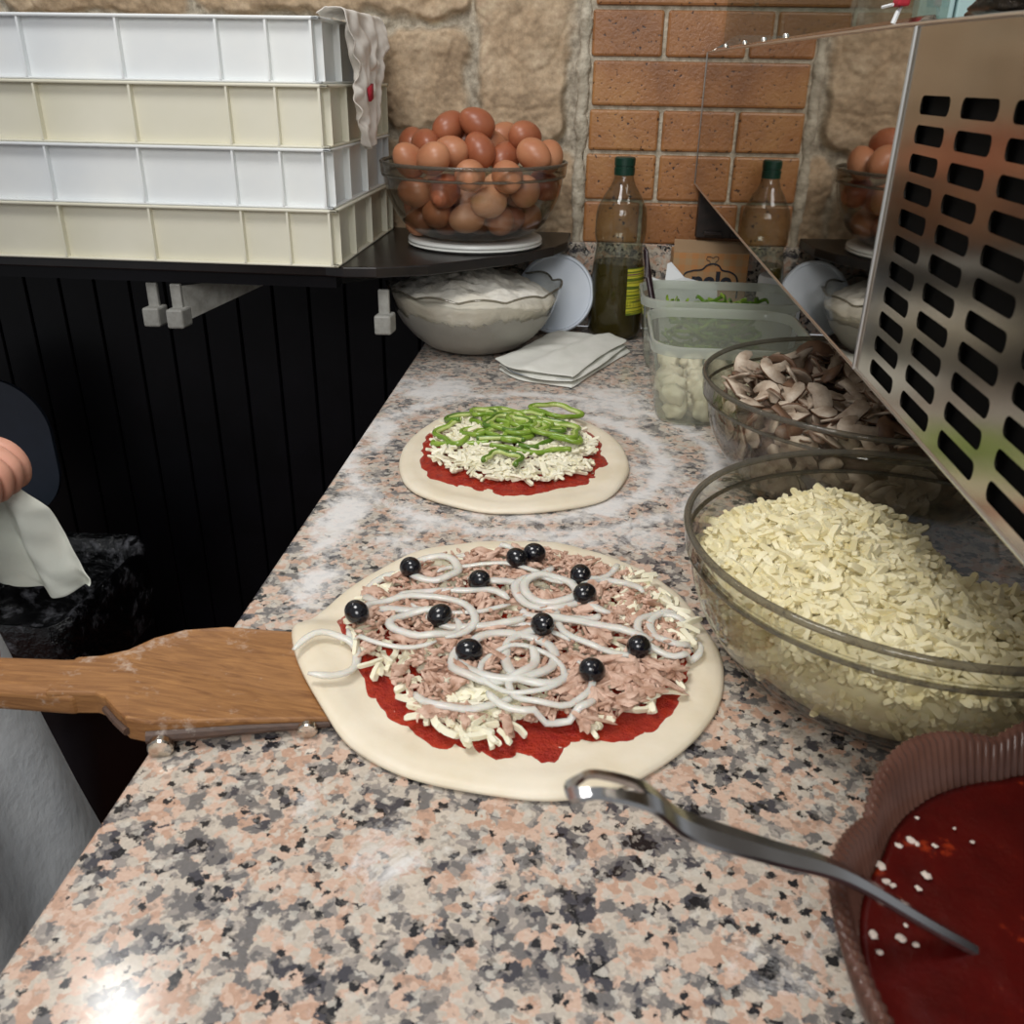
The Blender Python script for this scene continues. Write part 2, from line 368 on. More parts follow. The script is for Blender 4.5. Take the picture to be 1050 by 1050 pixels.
# stone wall: one continuous relief of rough stones in wide mortar
def stone_wall():
    X0, X1, Z0, Z1 = -2.3, -.022, 1.0, 2.3
    st = [(-.358, -.224, 1.222, 1.378), (-.206, -.062, 1.196, 1.50), (-.225, -.100, 1.02, 1.178), (-.09, -.035, 1.03, 1.175),
          (-.40, -.24, 1.03, 1.205), (-.68, -.215, 1.395, 1.56), (-1.02, -.70, 1.383, 1.55), (-.62, -.375, 1.21, 1.38), (-1.02, -.64, 1.19, 1.37),
          (-1.30, -1.04, 1.36, 1.60), (-1.62, -1.33, 1.25, 1.5), (-.5, -.235, 1.575, 1.76), (-.21, -.05, 1.52, 1.74), (-.9, -.52, 1.575, 1.8)]
    rnd = random.Random(4)
    zz = 1.82
    while zz < 2.3:
        xx = X0
        while xx < -.05:
            wv = rnd.uniform(.2, .4); st.append((xx+.01, min(xx+wv, -.04)-.01, zz, zz+.17)); xx += wv
        zz += .19
    xx = X0
    while xx < -1.66:
        for z_ in (1.02, 1.22, 1.42, 1.62): st.append((xx+.01, xx+.28, z_, z_+.18))
        xx += .3
    nx, nzv = 620, 340
    # finer sampling where the photo looks
    xs = np.concatenate([np.linspace(X0, -1.1, 90, endpoint=False), np.linspace(-1.1, X1, 430)])
    zs = np.concatenate([np.linspace(Z0, 1.42, 170, endpoint=False), np.linspace(1.42, Z1, 90)])
    vs = []; mk = []
    for z in zs:
        for x in xs:
            wx = x+.024*nz(x, z, 0, 9, 3)+.008*nz(x, z, 0, 38, 8); wz = z+.024*nz(x, z, 0, 9, 9)+.008*nz(x, z, 0, 38, 1)
            d = -1; best = 0
            for i, (a, b_, c, e) in enumerate(st):
                if a-.02 < wx < b_+.02 and c-.02 < wz < e+.02:
                    cx, cz = (a+b_)/2, (c+e)/2; hx, hz = (b_-a)/2, (e-c)/2; rad = .03
                    qx = abs(wx-cx)-hx+rad; qz = abs(wz-cz)-hz+rad
                    sd = rad-(math.hypot(max(qx, 0), max(qz, 0))+min(max(qx, qz), 0))
                    if sd > d: d = sd; best = i
            s = min(max((d+.007)/.015, 0), 1); s = s*s*(3-2*s)
            h = s*(.013+.012*nz(x, z, best*3.1, 7)+.013*noise.fractal(Vector((x*8, z*9, best)), 1.1, 2.2, 4)+.004*min(max(d, 0)/.03, 1))
            h += (1-s)*.005*nz(x, z, 0, 60) + .0016*nz(x, z, 0, 120)
            h -= s*.0022*max(0, .12-abs(nz(x, z, best, 16)))/.12
            if x > -.06: h += .012*min((x+.06)/.03, 1)*(1+nz(x, z, 0, 20))
            vs.append((x, 1.668-h, z)); mk.append(s)
    me = bpy.data.meshes.new('wall_stone'); W = len(xs)
    fs = [(j*W+i, j*W+i+1, (j+1)*W+i+1, (j+1)*W+i) for j in range(len(zs)-1) for i in range(W-1)]
    me.from_pydata(vs, [], fs); me.update()
    a = me.attributes.new('stone', 'FLOAT', 'POINT'); a.data.foreach_set('value', mk)
    me.polygons.foreach_set('use_smooth', [True]*len(me.polygons))
    m, nt, b, o = newmat('rough_stone'); v = coord(nt)
    at = N(nt, 'ShaderNodeAttribute', attribute_name='stone')
    n1 = tex(nt, v, 'Noise', 9, 6, .7); n2 = tex(nt, v, 'Noise', 70, 5, .7)
    sc = ramp(nt, n1, [(.30, lin('8E7A64')), (.46, lin('B49C80')), (.60, lin('CAB498')), (.75, lin('A28C72'))])
    mc = ramp(nt, n2, [(.3, lin('9C9180')), (.7, lin('C9BFAC'))])
    c = mix(nt, at.outputs['Fac'], mc, sc)
    c = mix(nt, .6, c, ramp(nt, n2, [(.3, (.3, .3, .3, 1)), (.7, (.7, .7, .7, 1))]), 'OVERLAY')
    nt.links.new(c, b.inputs['Base Color']); b.inputs['Roughness'].default_value = .9; b.inputs['Specular IOR Level'].default_value = .2
    bump(nt, b, tex(nt, v, 'Noise', 170, 6, .7), .45, .003)
    me.materials.append(m)
    ob = bpy.data.objects.new('wall_left', me); COL.objects.link(ob); return struct(ob)
stone_wall()

# brick wall on the right, real bricks in pale mortar
def brick_wall():
    g = MB(); rows = [(1.047, 1.112), (1.118, 1.188), (1.196, 1.256), (1.264, 1.328), (1.336, 1.400), (1.408, 1.475)]
    joints = [[-.022, .078, .30, .52, .74], [-.022, .10, .33, .56, .8], [-.02, .10, .325, .55, .78], [-.018, .215, .44, .67, .9], [-.022, .096, .385, .60, .84], [-.018, .232, .47, .70, .95]]
    z = 1.483; k = 0
    while z < 2.3:
        rows.append((z, z+.064)); joints.append([-.02, .1+.11*(k % 2), .33+.11*(k % 2), .56+.11*(k % 2), .8+.1*(k % 2)]); z += .072; k += 1
    rnd = random.Random(2)
    for (z0, z1), js in zip(rows, joints):
        for a, c in zip(js[:-1], js[1:]):
            d = rnd.uniform(-.0015, .0015); g.box(a+.003, c-.003, 1.6275+d, 1.66, z0-.001, z1+.001)
    m, nt, b, o = newmat('glazed_brick'); v = coord(nt)
    n1 = tex(nt, v, 'Noise', 7, 5, .6); c = ramp(nt, n1, [(.3, lin('82532F')), (.5, lin('A06C3F')), (.72, lin('B4834F'))])
    pits = tex(nt, v, 'Noise', 150, 2, .5); pc = ramp(nt, pits, [(.30, (1, 1, 1, 1)), (.36, (0, 0, 0, 1))])
    c = mix(nt, pc, c, lin('3A2115'))
    so = tex(nt, v, 'Noise', 16, 6, .7); c = mix(nt, ramp(nt, so, [(.52, (0, 0, 0, 1)), (.8, (.4, .4, .4, 1))]), c, lin('5E3A26'))
    nt.links.new(c, b.inputs['Base Color']); b.inputs['Roughness'].default_value = .38
    bump(nt, b, tex(nt, v, 'Noise', 150, 3), .5, .002)
    root = g.build('wall_right', m, smooth=False, bevel=.004, seg=2); struct(root)
    g = MB(); g.box(-.024, 1.1, 1.634, 1.70, 1.04, 2.3)
    mm = simple('pale_mortar', 'CFC5B2', .95, c2='9C917F', scale=60, bmp=.9, bs=120, bd=.004, spec=.1)
    g.build('mortar', mm, root, smooth=False)
    # ragged plaster edge where brick meets stone
    g = MB(); pts = [(-.030+.004*nz(0, z/100, 0, 30), 1.636, 1.03+z/100) for z in range(0, 126, 1)]
    g.tube(pts, [.010+.006*nz(0, i/9, 3, 2)+.004*nz(0, i, 5, .9) for i in range(len(pts))], 10)
    g.build('plaster_edge', mm, root)
brick_wall()
g = MB(); g.box(-.2, 1.1, 1.622, 1.70, .9, 1.046)
struct(g.build('trim_1', m_gran2, smooth=False, bevel=.002), 'pink and black granite upstand at the foot of the brick wall')
g = MB(); g.box(.468, .52, 1.600, 1.632, 1.39, 1.7); g.box(.524, .60, 1.600, 1.632, 1.39, 1.7); g.box(.604, .66, 1.600, 1.632, 1.39, 1.7)
struct(g.build('trim_2', m_cyan, smooth=False, bevel=.003), 'pale cyan boarding beside the bricks above the steel cabinet')

# ------------------------------------------------------------------ worktop and its base
g = MB(); g.prism([(-.272, -.6), (.9, -.6), (.9, 1.62), (-.272, 1.62)], .87, .9)
tag(g.build('worktop', m_granite, smooth=False, bevel=.003), 'long pink, grey and black speckled granite worktop dusted with flour', 'worktop')
g = MB(); g.box(-.245, .9, -.6, 1.61, .02, .87)
tag(g.build('base_cabinet', m_black, smooth=False, bevel=.002), 'black cabinet standing beneath the granite worktop', 'cabinet')

# ------------------------------------------------------------------ black shelf with hooks below
g = MB(); g.prism([(-2.2, 1.262), (-.372, 1.262), (-.345, 1.256), (-.300, 1.262), (-.232, 1.292), (-.118, 1.395), (-.062, 1.48), (-.042, 1.535), (-.04, 1.635), (-2.2, 1.635)], 1.045, 1.060)
sh = thing('wall_shelf', 'black shelf with an angled end carrying the crates and the bowl of eggs', 'shelf', (0, 0, 0))
g.build('board', m_blackshelf, sh, smooth=False, bevel=.002)
g = MB(); g.prism([(-2.2, 1.27), (-.36, 1.27), (-.36, 1.30), (-.15, 1.50), (-.10, 1.62), (-2.2, 1.62)], 1.028, 1.045)
g.build('support_frame', m_black, sh, smooth=False)
def hook(loc, label, arm=False):
    t = thing('shelf_hook', label, 'hook', loc, 0, 'pale hooks under the black shelf')
    g = MB(); g.box(-.008, .008, -.004, .004, -.045, 0); g.build('shank', m_hook, t, smooth=False, bevel=.002)
    g = MB(); g.prism([(-.012, -.02), (.012, -.018), (.014, .012), (-.010, .012)], -.062, -.034)
    g.build('jaw', m_hook, t, smooth=False, bevel=.003)
    if arm:
        g = MB(); g.add([(0, 0, -.004), (0, 0, -.056), (.11, .16, -.006), (.11, .16, -.012), (.006, 0, -.004), (.006, 0, -.056), (.116, .16, -.006), (.116, .16, -.012)],
                        [(0, 1, 3, 2), (4, 6, 7, 5), (0, 4, 5, 1), (1, 5, 7, 3), (2, 3, 7, 6), (0, 2, 6, 4)])
        g.build('bracket_arm', m_hook, t, smooth=False)
hook((-.638, 1.28, 1.025), 'narrow pale hook under the crates, leftmost of the three')
hook((-.600, 1.275, 1.025), 'pale hook with a tapering arm running back under the crates', True)
hook((-.296, 1.285, 1.025), 'pale hook under the shelf beside the glass bowl of flour')

# ------------------------------------------------------------------ dough crates
def crate(z, mat, label, dx=0):
    X0, X1, Y0, Y1, H = -1.008, -.350, 1.247, 1.618, .0765
    cx, cy = (X0+X1)/2, (Y0+Y1)/2
    t = thing('dough_crate', label, 'crate', (cx+dx, cy, z), 0, 'white dough crates stacked on the shelf')
    hx, hy = (X1-X0)/2, (Y1-Y0)/2; wl = .003; ins = .011
    g = MB()
    a, b_ = hx-ins, hy-ins
    g.box(-a, a, -b_, b_, 0, .004)
    for s in (-1, 1):
        g.box(min(s*a, s*(a-wl)), max(s*a, s*(a-wl)), -b_, b_, 0, H-.001)
        g.box(-a, a, min(s*b_, s*(b_-wl)), max(s*b_, s*(b_-wl)), 0, H-.001)
    body = g.build('body', mat, t, smooth=False, bevel=.002)
    g = MB()                                     # outward flanges at foot and rim, corner rounded
    for (z0, z1, e) in ((0, .0032, 0.002), (H-.004, H, 0)):
        for s in (-1, 1):
            g.box(min(s*a, s*(hx-e)), max(s*a, s*(hx-e)), -hy+e, hy-e, z0, z1)
            g.box(-hx+e, hx-e, min(s*b_, s*(hy-e)), max(s*b_, s*(hy-e)), z0, z1)
    g.build('rim', mat, t, smooth=False, bevel=.0015)
    xs = [hx-.001, hx-.0695, hx-.134, hx-.264, hx-.394, hx-.524, hx-.589, -hx+.004]
    for x in xs:
        for s in (-1, 1):
            g = MB(); g.box(x-.0014 if x < hx-.002 else x-.012, x+.0014 if x < hx-.002 else x-.009, min(s*b_, s*(hy-.0015)), max(s*b_, s*(hy-.0015)), .003, H-.003); g.build('rib', mat, t, smooth=False)
    for y in (-hy+.020, -hy+.105, -hy+.21, -hy+.32, hy-.008):
        for s in (-1, 1):
            g = MB(); g.box(min(s*a, s*(hx-.0015)), max(s*a, s*(hx-.0015)), y-.0014, y+.0014, .003, H-.003); g.build('rib', mat, t, smooth=False)
crate(1.060, m_crate_c, 'ribbed cream plastic dough crate at the bottom of the stack', .003)
crate(1.1367, m_crate_w, 'ribbed white dough crate, second from the bottom of the stack', 0)
crate(1.2134, m_crate_c, 'ribbed cream plastic dough crate, second from the top of the stack', .001)
crate(1.2901, m_crate_w, 'ribbed white dough crate at the top of the stack under the rag', -.004)

# rag over the corner of the top crate
def sheet(fn, nu, nv, name, mat, thick=.002, parent=None, sub=1, outer=None):
    g = MB(); g.add([fn(i/nu, j/nv) for j in range(nv+1) for i in range(nu+1)],
                    [(j*(nu+1)+i, j*(nu+1)+i+1, (j+1)*(nu+1)+i+1, (j+1)*(nu+1)+i) for j in range(nv) for i in range(nu)])
    o = g.build(name, mat, parent, sharp=0)
    s = o.modifiers.new('solid', 'SOLIDIFY'); s.thickness = thick; s.offset = 0
    if sub:
        q = o.modifiers.new('sub', 'SUBSURF'); q.levels = sub; q.render_levels = sub
    return o
def rag(u, v):
    # v runs from inside the crate, over the edge, down the side
    wd = [(.0, 1.31, 1.50), (.2, 1.30, 1.52), (.3, 1.30, 1.535), (.6, 1.335, 1.50), (.8, 1.345, 1.47), (1, 1.375, 1.455)]
    for (a, l0, r0_), (b_, l1, r1) in zip(wd[:-1], wd[1:]):
        if a <= v <= b_+1e-6:
            q = (v-a)/(b_-a); L = l0+(l1-l0)*q; R = r0_+(r1-r0_)*q; break
    y = L+(R-L)*u + .006*nz(u*3, v*4, 1, 1)
    fold = .5+.5*math.sin(u*19+v*5+nz(u, v*2, 0, 4)*4)+.35*nz(u, v, 2, 14)
    if v < .22: return (-.375+.023*v/.22, y, 1.3705+.003*fold+.008*math.sin(v/.22*PI/2))
    q = (v-.22)/.78
    return (-.3405+.015*fold*min(q*3+.3, 1)+.006*(1-q)*0, y, 1.3815-.006*0-q*(.158+.02*math.sin(u*4+.5)))
o = sheet(rag, 34, 40, 'rag', m_rag, .002)
tag(o, 'crumpled off-white rag with a red mark hanging over the top crate', 'rag')
g = MB(); g.add([(-.322, 1.362, 1.285), (-.322, 1.385, 1.291), (-.321, 1.378, 1.272), (-.322, 1.366, 1.268)], [(0, 3, 2, 1)])
q = g.build('red_mark', m_red, o); q.modifiers.new('s', 'SOLIDIFY').thickness = .004; q.modifiers['s'].offset = 0

# ------------------------------------------------------------------ glass bowls
def glass_bowl(name, label, c, R, H, rb, mat, rimmat, band=.02, cat='bowl', th=.0035, z0=.9):
    t = thing(name, label, cat, (c[0], c[1], z0))
    P = []
    for i in range(17):
        a = i/16; r = rb+(R-.006-rb)*(math.sin(a*PI/2)**.9); z = (H-band)*(1-math.cos(a*PI/2))**.85
        P.append((r, z+.002))
    outer = [(rb*.9, .001)]+P+[(R-.001, H-band+.004), (R, H-.004)]
    inner = [(R-th, H-.004), (R-th-.001, H-band+.004)]+[(max(r-th, .01), max(z, .0055)) for r, z in P[::-1]]
    g = MB(); g.lathe(outer, 96, cap=(1, 0)); shl = g.build('shell', mat, t, sharp=60)
    g = MB(); g.lathe(inner, 96, cap=(0, 1)); g.build('inner_surface', mat, t, sharp=60)
    g = MB(); n = 96
    g.tube([((R-th/2)*math.cos(2*PI*i/n), (R-th/2)*math.sin(2*PI*i/n), H-.003) for i in range(n)], .0028, 10, True)
    g.build('rim', rimmat, t)
    g = MB(); g.tube([((R-.0035)*math.cos(2*PI*i/n), (R-.0035)*math.sin(2*PI*i/n), H-band+.001) for i in range(n)], .0019, 8, True)
    g.build('step_band', rimmat, shl)
    def inside(z):     # inner radius at height z above the base
        Q = inner[::-1]
        for (r0_, z0_), (r1, z1) in zip(Q[:-1], Q[1:]):
            if z0_ <= z <= z1+1e-9 and z1 > z0_: return r0_+(r1-r0_)*(z-z0_)/(z1-z0_)
        return R-th if z > .01 else rb*.9
    return t, inside

CB, CR_, CH = (.240, .593), .163, .115
_, cheese_in = glass_bowl('glass_bowl', 'large clear glass bowl nearly full of grated cheese', CB, CR_, CH, .085, m_glass, m_glassrim, .021)
MBc, MR, MH = (.301, .933), .178, .125
_, mush_in = glass_bowl('glass_bowl', 'clear glass bowl holding sliced mushrooms', MBc, MR, MH, .085, m_glass, m_glassrim, .024)
EB, ER, EH = (-.191, 1.488), .145, .113
g = MB(); g.lathe([(.09, 0), (.103, .001), (.107, .004), (.104, .0065), (.107, .009), (.106, .0125), (.10, .0135), (.09, .012)], 80)
o = g.build('upturned_lid', simple('milky_plastic', 'D5D6D2', .35), loc=(EB[0]+.002, EB[1]-.002, 1.06), sharp=60)
tag(o, 'round white plastic lid on the shelf under the bowl of eggs', 'lid')
_, egg_in = glass_bowl('glass_bowl', 'clear glass bowl piled with brown eggs on the shelf', EB, ER, EH, .075, m_glass, m_glassrim, .022, z0=1.0735)

# ------------------------------------------------------------------ eggs: individuals
def egg_mesh(name, mat):
    g = MB(); prof = []
    for i in range(1, 24):
        a = PI*i/24; z = -math.cos(a)*.0288; r = math.sin(a)*.0222*(1-.10*math.cos(PI-a)*-1 if False else 1+.09*math.cos(a))
        prof.append((r, z))
    g.lathe(prof, 28)
    me_o = g.build(name, mat, sharp=0); me = me_o.data; bpy.data.objects.remove(me_o); return me
eggs_me = [egg_mesh('egg', m_egg), egg_mesh('egg', m_egg2), egg_mesh('egg', m_egg3)]
# seen eggs (x, y, z, shade, label); z above the bowl base 1.0735
seen = [(-0.2288, 1.49, 1.2294, 1, 'dark egg crowning the pile at its left'),
        (-0.2606, 1.47, 1.2091, 1, 'dark egg left of and below the topmost one'),
        (-0.2074, 1.52, 1.2158, 1, 'egg tucked behind the topmost egg'),
        (-0.2948, 1.53, 1.2063, 1, 'small visible egg at the far left back of the pile'),
        (-0.2378, 1.3781, 1.1941, 0, 'large egg at the rim just left of the middle'),
        (-0.2803, 1.4053, 1.1885, 0, 'egg at the left end of the rim'),
        (-0.2142, 1.44, 1.201, 0, 'egg resting directly below the topmost one'),
        (-0.1802, 1.45, 1.2024, 1, 'dark speckled egg in the middle of the top layer'),
        (-0.1678, 1.51, 1.2087, 0, 'egg behind the dark speckled one'),
        (-0.1494, 1.54, 1.216, 0, 'rear egg touching the dark right hand one'),
        (-0.1138, 1.48, 1.2185, 1, 'dark egg highest on the right side of the pile'),
        (-0.1423, 1.47, 1.195, 1, 'small reddish egg low between two rim eggs'),
        (-0.0936, 1.43, 1.1989, 0, 'light orange egg at the rim right of centre'),
        (-0.0695, 1.47, 1.1953, 0, 'egg at the right end of the rim'),
        (-0.1819, 1.3721, 1.1735, 0, 'wide egg at the rim in the middle of the bowl'),
        (-0.1314, 1.3902, 1.1704, 0, 'orange egg behind the rim right of centre'),
        (-0.2711, 1.4113, 1.1445, 0, 'egg inside the glass at the far left'),
        (-0.2222, 1.3822, 1.1474, 1, 'dark egg behind the glass left of centre'),
        (-0.1586, 1.3922, 1.1343, 2, 'palest egg behind the glass at the bowl centre'),
        (-0.1064, 1.4243, 1.1472, 0, 'egg behind the glass on the right'),
        (-0.1892, 1.4032, 1.1127, 2, 'pale egg low at the bottom of the bowl'),
        (-0.2357, 1.4083, 1.1178, 0, 'egg low behind the glass at the left'),
        (-0.1447, 1.4293, 1.1062, 0, 'pinkish egg low behind the glass at the right'),
        (-0.0764, 1.488, 1.1499, 1, 'dark egg behind the glass at the far right')]
def settle_eggs():
    rnd = random.Random(7); F = len(seen)
    P = [list(e[:3]) for e in seen]
    for i in range(26):
        a = rnd.uniform(0, 2*PI); r = rnd.uniform(0, .08)
        P.append([EB[0]+r*math.cos(a), EB[1]+.02+r*math.sin(a), 1.12+rnd.uniform(0, .08)])
    P = np.array(P); home = P[:F].copy(); R = .0232
    for it in range(260):
        P[F:, 2] -= .0006
        for _ in range(2):
            D = P[:, None]-P[None]; L = np.linalg.norm(D, axis=2)+1e-9; ov = np.maximum(2*R-L, 0); np.fill_diagonal(ov, 0)
            push = (D/L[..., None]*ov[..., None]*.5)
            wgt = np.ones(len(P)); wgt[:F] = .35; P += push.sum(1)*wgt[:, None]*.7
        P[:F] += (home-P[:F])*.12
        for i in range(len(P)):
            z = P[i, 2]-1.0735
            P[i, 2] = max(P[i, 2], 1.0735+.006+R*.95)
            lim = egg_in(min(max(z, .008), EH-.005))-R-.0005 - (.004 if z < .05 else 0)
            dx, dy = P[i, 0]-EB[0], P[i, 1]-EB[1]; r = math.hypot(dx, dy)
            if z < EH+.01 and r > lim: P[i, 0] = EB[0]+dx/r*lim; P[i, 1] = EB[1]+dy/r*lim
            P[i, 1] = min(P[i, 1], 1.607)
    return P
EP = settle_eggs(); rnd = random.Random(3)
for i, p in enumerate(EP):
    if p[2] > 1.262: p[2] = 1.255
    k = seen[i][3] if i < len(seen) else rnd.choice([0, 0, 1, 2])
    o = bpy.data.objects.new('egg', eggs_me[k]); COL.objects.link(o); o.location = p
    o.rotation_euler = (rnd.uniform(.6, 2.2), rnd.uniform(-.5, .5), rnd.uniform(0, 6.28))
    tag(o, seen[i][4] if i < len(seen) else 'brown egg buried in the pile behind and beneath the front eggs', 'egg', 'brown eggs in the glass bowl')

# ------------------------------------------------------------------ flour bowl with scalloped rim
FB = (-.186, 1.455)
def scallop(n, dr, dz, H):
    def fn(r, z, a):
        t = max(z/H, 0)**2; s = abs(math.sin(n*a/2+.35))
        return r*(1+dr*t*(s-.5)), z*(1+dz*t*(s-.6))
    return fn
t = thing('glass_bowl', 'scalloped glass bowl of white flour at the back of the worktop', 'bowl', (FB[0], FB[1], .9))
prof = [(.05, .001), (.062, .003), (.080, .010), (.100, .026), (.117, .046), (.129, .068), (.136, .088), (.140, .104)]
FN = scallop(12, .03, .07, .104)
g = MB(); g.lathe(prof, 144, fn=FN, cap=(1, 0)); g.build('shell', m_flourglass, t, sharp=60)
g = MB(); g.lathe([(r-.003, max(z, .005)) for r, z in prof[::-1]], 144, fn=FN, cap=(0, 1)); g.build('inner_surface', clear('fine_glass', 'FDFDFC', 'E4E2DC'), t, sharp=60)
g = MB(); pts = []
for j in range(144):
    a = 2*PI*j/144; R, Z = FN(.1385, .104, a); pts.append((R*math.cos(a), R*math.sin(a), Z))
g.tube(pts, .0018, 8, True); g.build('rim', m_glassrim, t)
# flour heap
g = MB(); nr, na = 46, 96; vs = [(0, 0, 0)]; 
def flour_h(x, y):
    r = math.hypot(x, y); h = .104+.028*math.exp(-((x+.02)**2+(y-.0)**2)/.0045)-.012*max(0, (x-.05)/.07)
    h += .0065*nz(x, y, 0, 26)+.004*nz(x, y, 0, 70)+.0022*nz(x, y, 0, 160); return h
vs = []; fs = []
for i in range(nr+1):
    for j in range(na):
        a = 2*PI*j/na; r = .133*i/nr+.0001; x, y = r*math.cos(a), r*math.sin(a)
        h = flour_h(x, y)
        if r > .10: h -= (r-.10)*.35
        vs.append((x, y, min(h, .1385)))
for i in range(nr):
    for j in range(na): fs.append((i*na+j, (i+1)*na+j, (i+1)*na+(j+1)%na, i*na+(j+1)%na))
# skirt down to a ragged lower edge that hugs the glass
base = nr*na; k = 10
for q in range(1, k+1):
    for j in range(na):
        a = 2*PI*j/na; x0, y0, z0 = vs[base+j]; f = q/k
        zend = .012
        z = z0+(zend-z0)*f
        rr_ = np.interp(z, [p[1] for p in prof], [p[0] for p in prof])-.0048-.001
        R, _z = FN(rr_, z, a); vs.append((R*math.cos(a), R*math.sin(a), z))
        if j < na:
            b0 = base+(q-1)*na
    for j in range(na):
        b0 = base+(q-1)*na; b1 = base+q*na; fs.append((b0+j, b1+j, b1+(j+1)%na, b0+(j+1)%na))
fs.append(tuple(range(base+k*na, base+(k+1)*na))[::-1])
g.add(vs, fs); o = g.build('flour', m_flour, sharp=0, loc=(FB[0], FB[1], .9))
tag(o, 'heap of white flour filling the scalloped glass bowl', 'flour', None, 'stuff')

# round lid leaning at the wall, bluish white
t = thing('tub_lid', 'round bluish white plastic lid leaning between flour bowl and oil bottle', 'lid', (-.060, 1.560, .903))
g = MB(); g.lathe([(.02, 0), (.060, 0), (.0655, .001), (.067, .004), (.0655, .008), (.062, .008), (.0605, .004), (.02, .004)], 72)
o = g.build('disc', m_lidw, t, sharp=40)
o.rotation_euler = Euler((math.radians(72), 0, math.radians(-8))); o.location = (0, 0, .0655)
t.rotation_euler = (0, 0, 0)

# ------------------------------------------------------------------ oil bottle
BX, BY = .044, 1.563
t = thing('oil_bottle', 'clear bottle half full of olive oil with a dark green cap', 'bottle', (BX, BY, .9))
bp = [(.030, .001), (.043, .004), (.046, .012), (.046, .06), (.043, .12), (.0385, .150), (.0385, .156), (.0415, .164), (.0425, .175), (.0420, .200), (.0395, .214), (.030, .232), (.0195, .248), (.0160, .258), (.0155, .268)]
g = MB(); g.lathe(bp, 48, cap=(1, 0)); g.build('bottle_body', clear('bottle_plastic', 'EDEFE8', 'A8A89A', .03, .02, 'D8D8D0', ebias=.3), t, sharp=60)
op = [(r-.002, z+.001) for r, z in bp if z < .125]+[(.040, .126), (.02, .1262)]
m, nt, b, o = newmat('olive_oil'); b.inputs['Base Color'].default_value = lin('5C4E08'); b.inputs['Roughness'].default_value = .05
b.inputs['Transmission Weight'].default_value = .55; b.inputs['IOR'].default_value = 1.2
g = MB(); g.lathe(op, 48); g.build('oil', m, t, sharp=50)
g = MB(); g.lathe([(.010, .262), (.0165, .263), (.0168, .274), (.0158, .2745), (.0158, .277), (.0168, .2775), (.0168, .288), (.015, .290), (.005, .290)], 40); g.build('cap', m_cap, t, sharp=30)
m, nt, b, o = newmat('oil_label'); v = coord(nt)
br = tex(nt, coord(nt, (1, 1, 60)), 'Noise', 2, 2); nt.links.new(ramp(nt, br, [(.40, lin('C9C23A')), (.46, lin('5A6A20')), (.53, lin('B9B52E')), (.60, lin('6E3A55')), (.68, lin('C7C14A'))], 'CONSTANT'), b.inputs['Base Color'])
g = MB(); vs = []; 
for i in range(13):
    a = math.radians(-70+ i*5.5)
    for z in (.045, .122): 
        r = np.interp(z, [p[1] for p in bp], [p[0] for p in bp])+.0006; vs.append((r*math.cos(a), r*math.sin(a), z))
g.add(vs, [(2*i, 2*i+2, 2*i+3, 2*i+1) for i in range(12)]); g.build('label', m, t)

# ------------------------------------------------------------------ cardboard carton with lettering
m, nt, b, o = newmat('gingham_card'); v = coord(nt)
sx = N(nt, 'ShaderNodeSeparateXYZ'); nt.links.new(v, sx.inputs[0])
def stripes(s): return math_(nt, 'GREATER_THAN', math_(nt, 'FRACT', math_(nt, 'MULTIPLY', s, 48)), .5)
gg = math_(nt, 'MULTIPLY', math_(nt, 'ADD', stripes(sx.outputs[0]), stripes(sx.outputs[2])), .28)
gg = math_(nt, 'MULTIPLY', gg, ramp(nt, math_(nt, 'MULTIPLY', sx.outputs[2], 9), [(.80, (0, 0, 0, 1)), (1.0, (1, 1, 1, 1))]))
nt.links.new(mix(nt, gg, lin('A88862'), lin('C07838')), b.inputs['Base Color']); b.inputs['Roughness'].default_value = .8
t = thing('cardboard_box', 'small gingham cardboard box with dark lettering behind the green tub', 'box', (.196, 1.585, .9))
g = MB(); g.box(-.062, .062, -.028, .030, 0, .145); carton = g.build('carton', m, t, smooth=False, bevel=.001)
g = MB(); g.add([(-.062, -.028, .146), (.062, -.028, .146), (.058, .028, .156), (-.058, .028, .158)], [(0, 1, 2, 3)]); q = g.build('flap', simple('kraft_card', 'A88C6C', .85), t, smooth=False); q.modifiers.new('s', 'SOLIDIFY').thickness = .002
m_ink = simple('dark_ink', '1F222B', .7)
g = MB()
hump = cr([(-.045, 0, .06), (-.043, 0, .095), (-.030, 0, .1035), (-.014, 0, .106), (-.006, 0, .113), (.004, 0, .116), (.014, 0, .113), (.020, 0, .106), (.033, 0, .1035), (.044, 0, .096), (.048, 0, .08), (.048, 0, .06)], 6, False)
g.tube(hump, .0015, 6, flat=.5); g.build('logo_outline', m_ink, carton, loc=(0, -.0287, .012))
g = MB()
bone = cr([(-.001, 0, .113), (-.002, 0, .120), (-.007, 0, .122), (-.006, 0, .127), (-.001, 0, .127), (.003, 0, .125), (.007, 0, .128), (.012, 0, .126), (.011, 0, .121), (.008, 0, .119), (.008, 0, .113)], 5, False)
g.tube(bone, .0006, 6, flat=.5); g.build('logo_emblem', m_ink, carton, loc=(0, -.0287, .012))
fc = bpy.data.curves.new('lettering', 'FONT'); fc.body = 'nele'; fc.size = .040; fc.extrude = .0003; fc.offset = .0016; fc.align_x = 'CENTER'
fo = bpy.data.objects.new('lettering', fc); COL.objects.link(fo); fo.parent = t; fo.location = (.004, -.0290, .087); fo.rotation_euler = (PI/2, 0, 0); fc.materials.append(m_ink)
bpy.context.view_layer.update()
lm = bpy.data.meshes.new_from_object(fo.evaluated_get(bpy.context.evaluated_depsgraph_get())); lo = bpy.data.objects.new('letters', lm); COL.objects.link(lo); lo.parent = carton; lo.location = fo.location; lo.rotation_euler = fo.rotation_euler; bpy.data.objects.remove(fo)

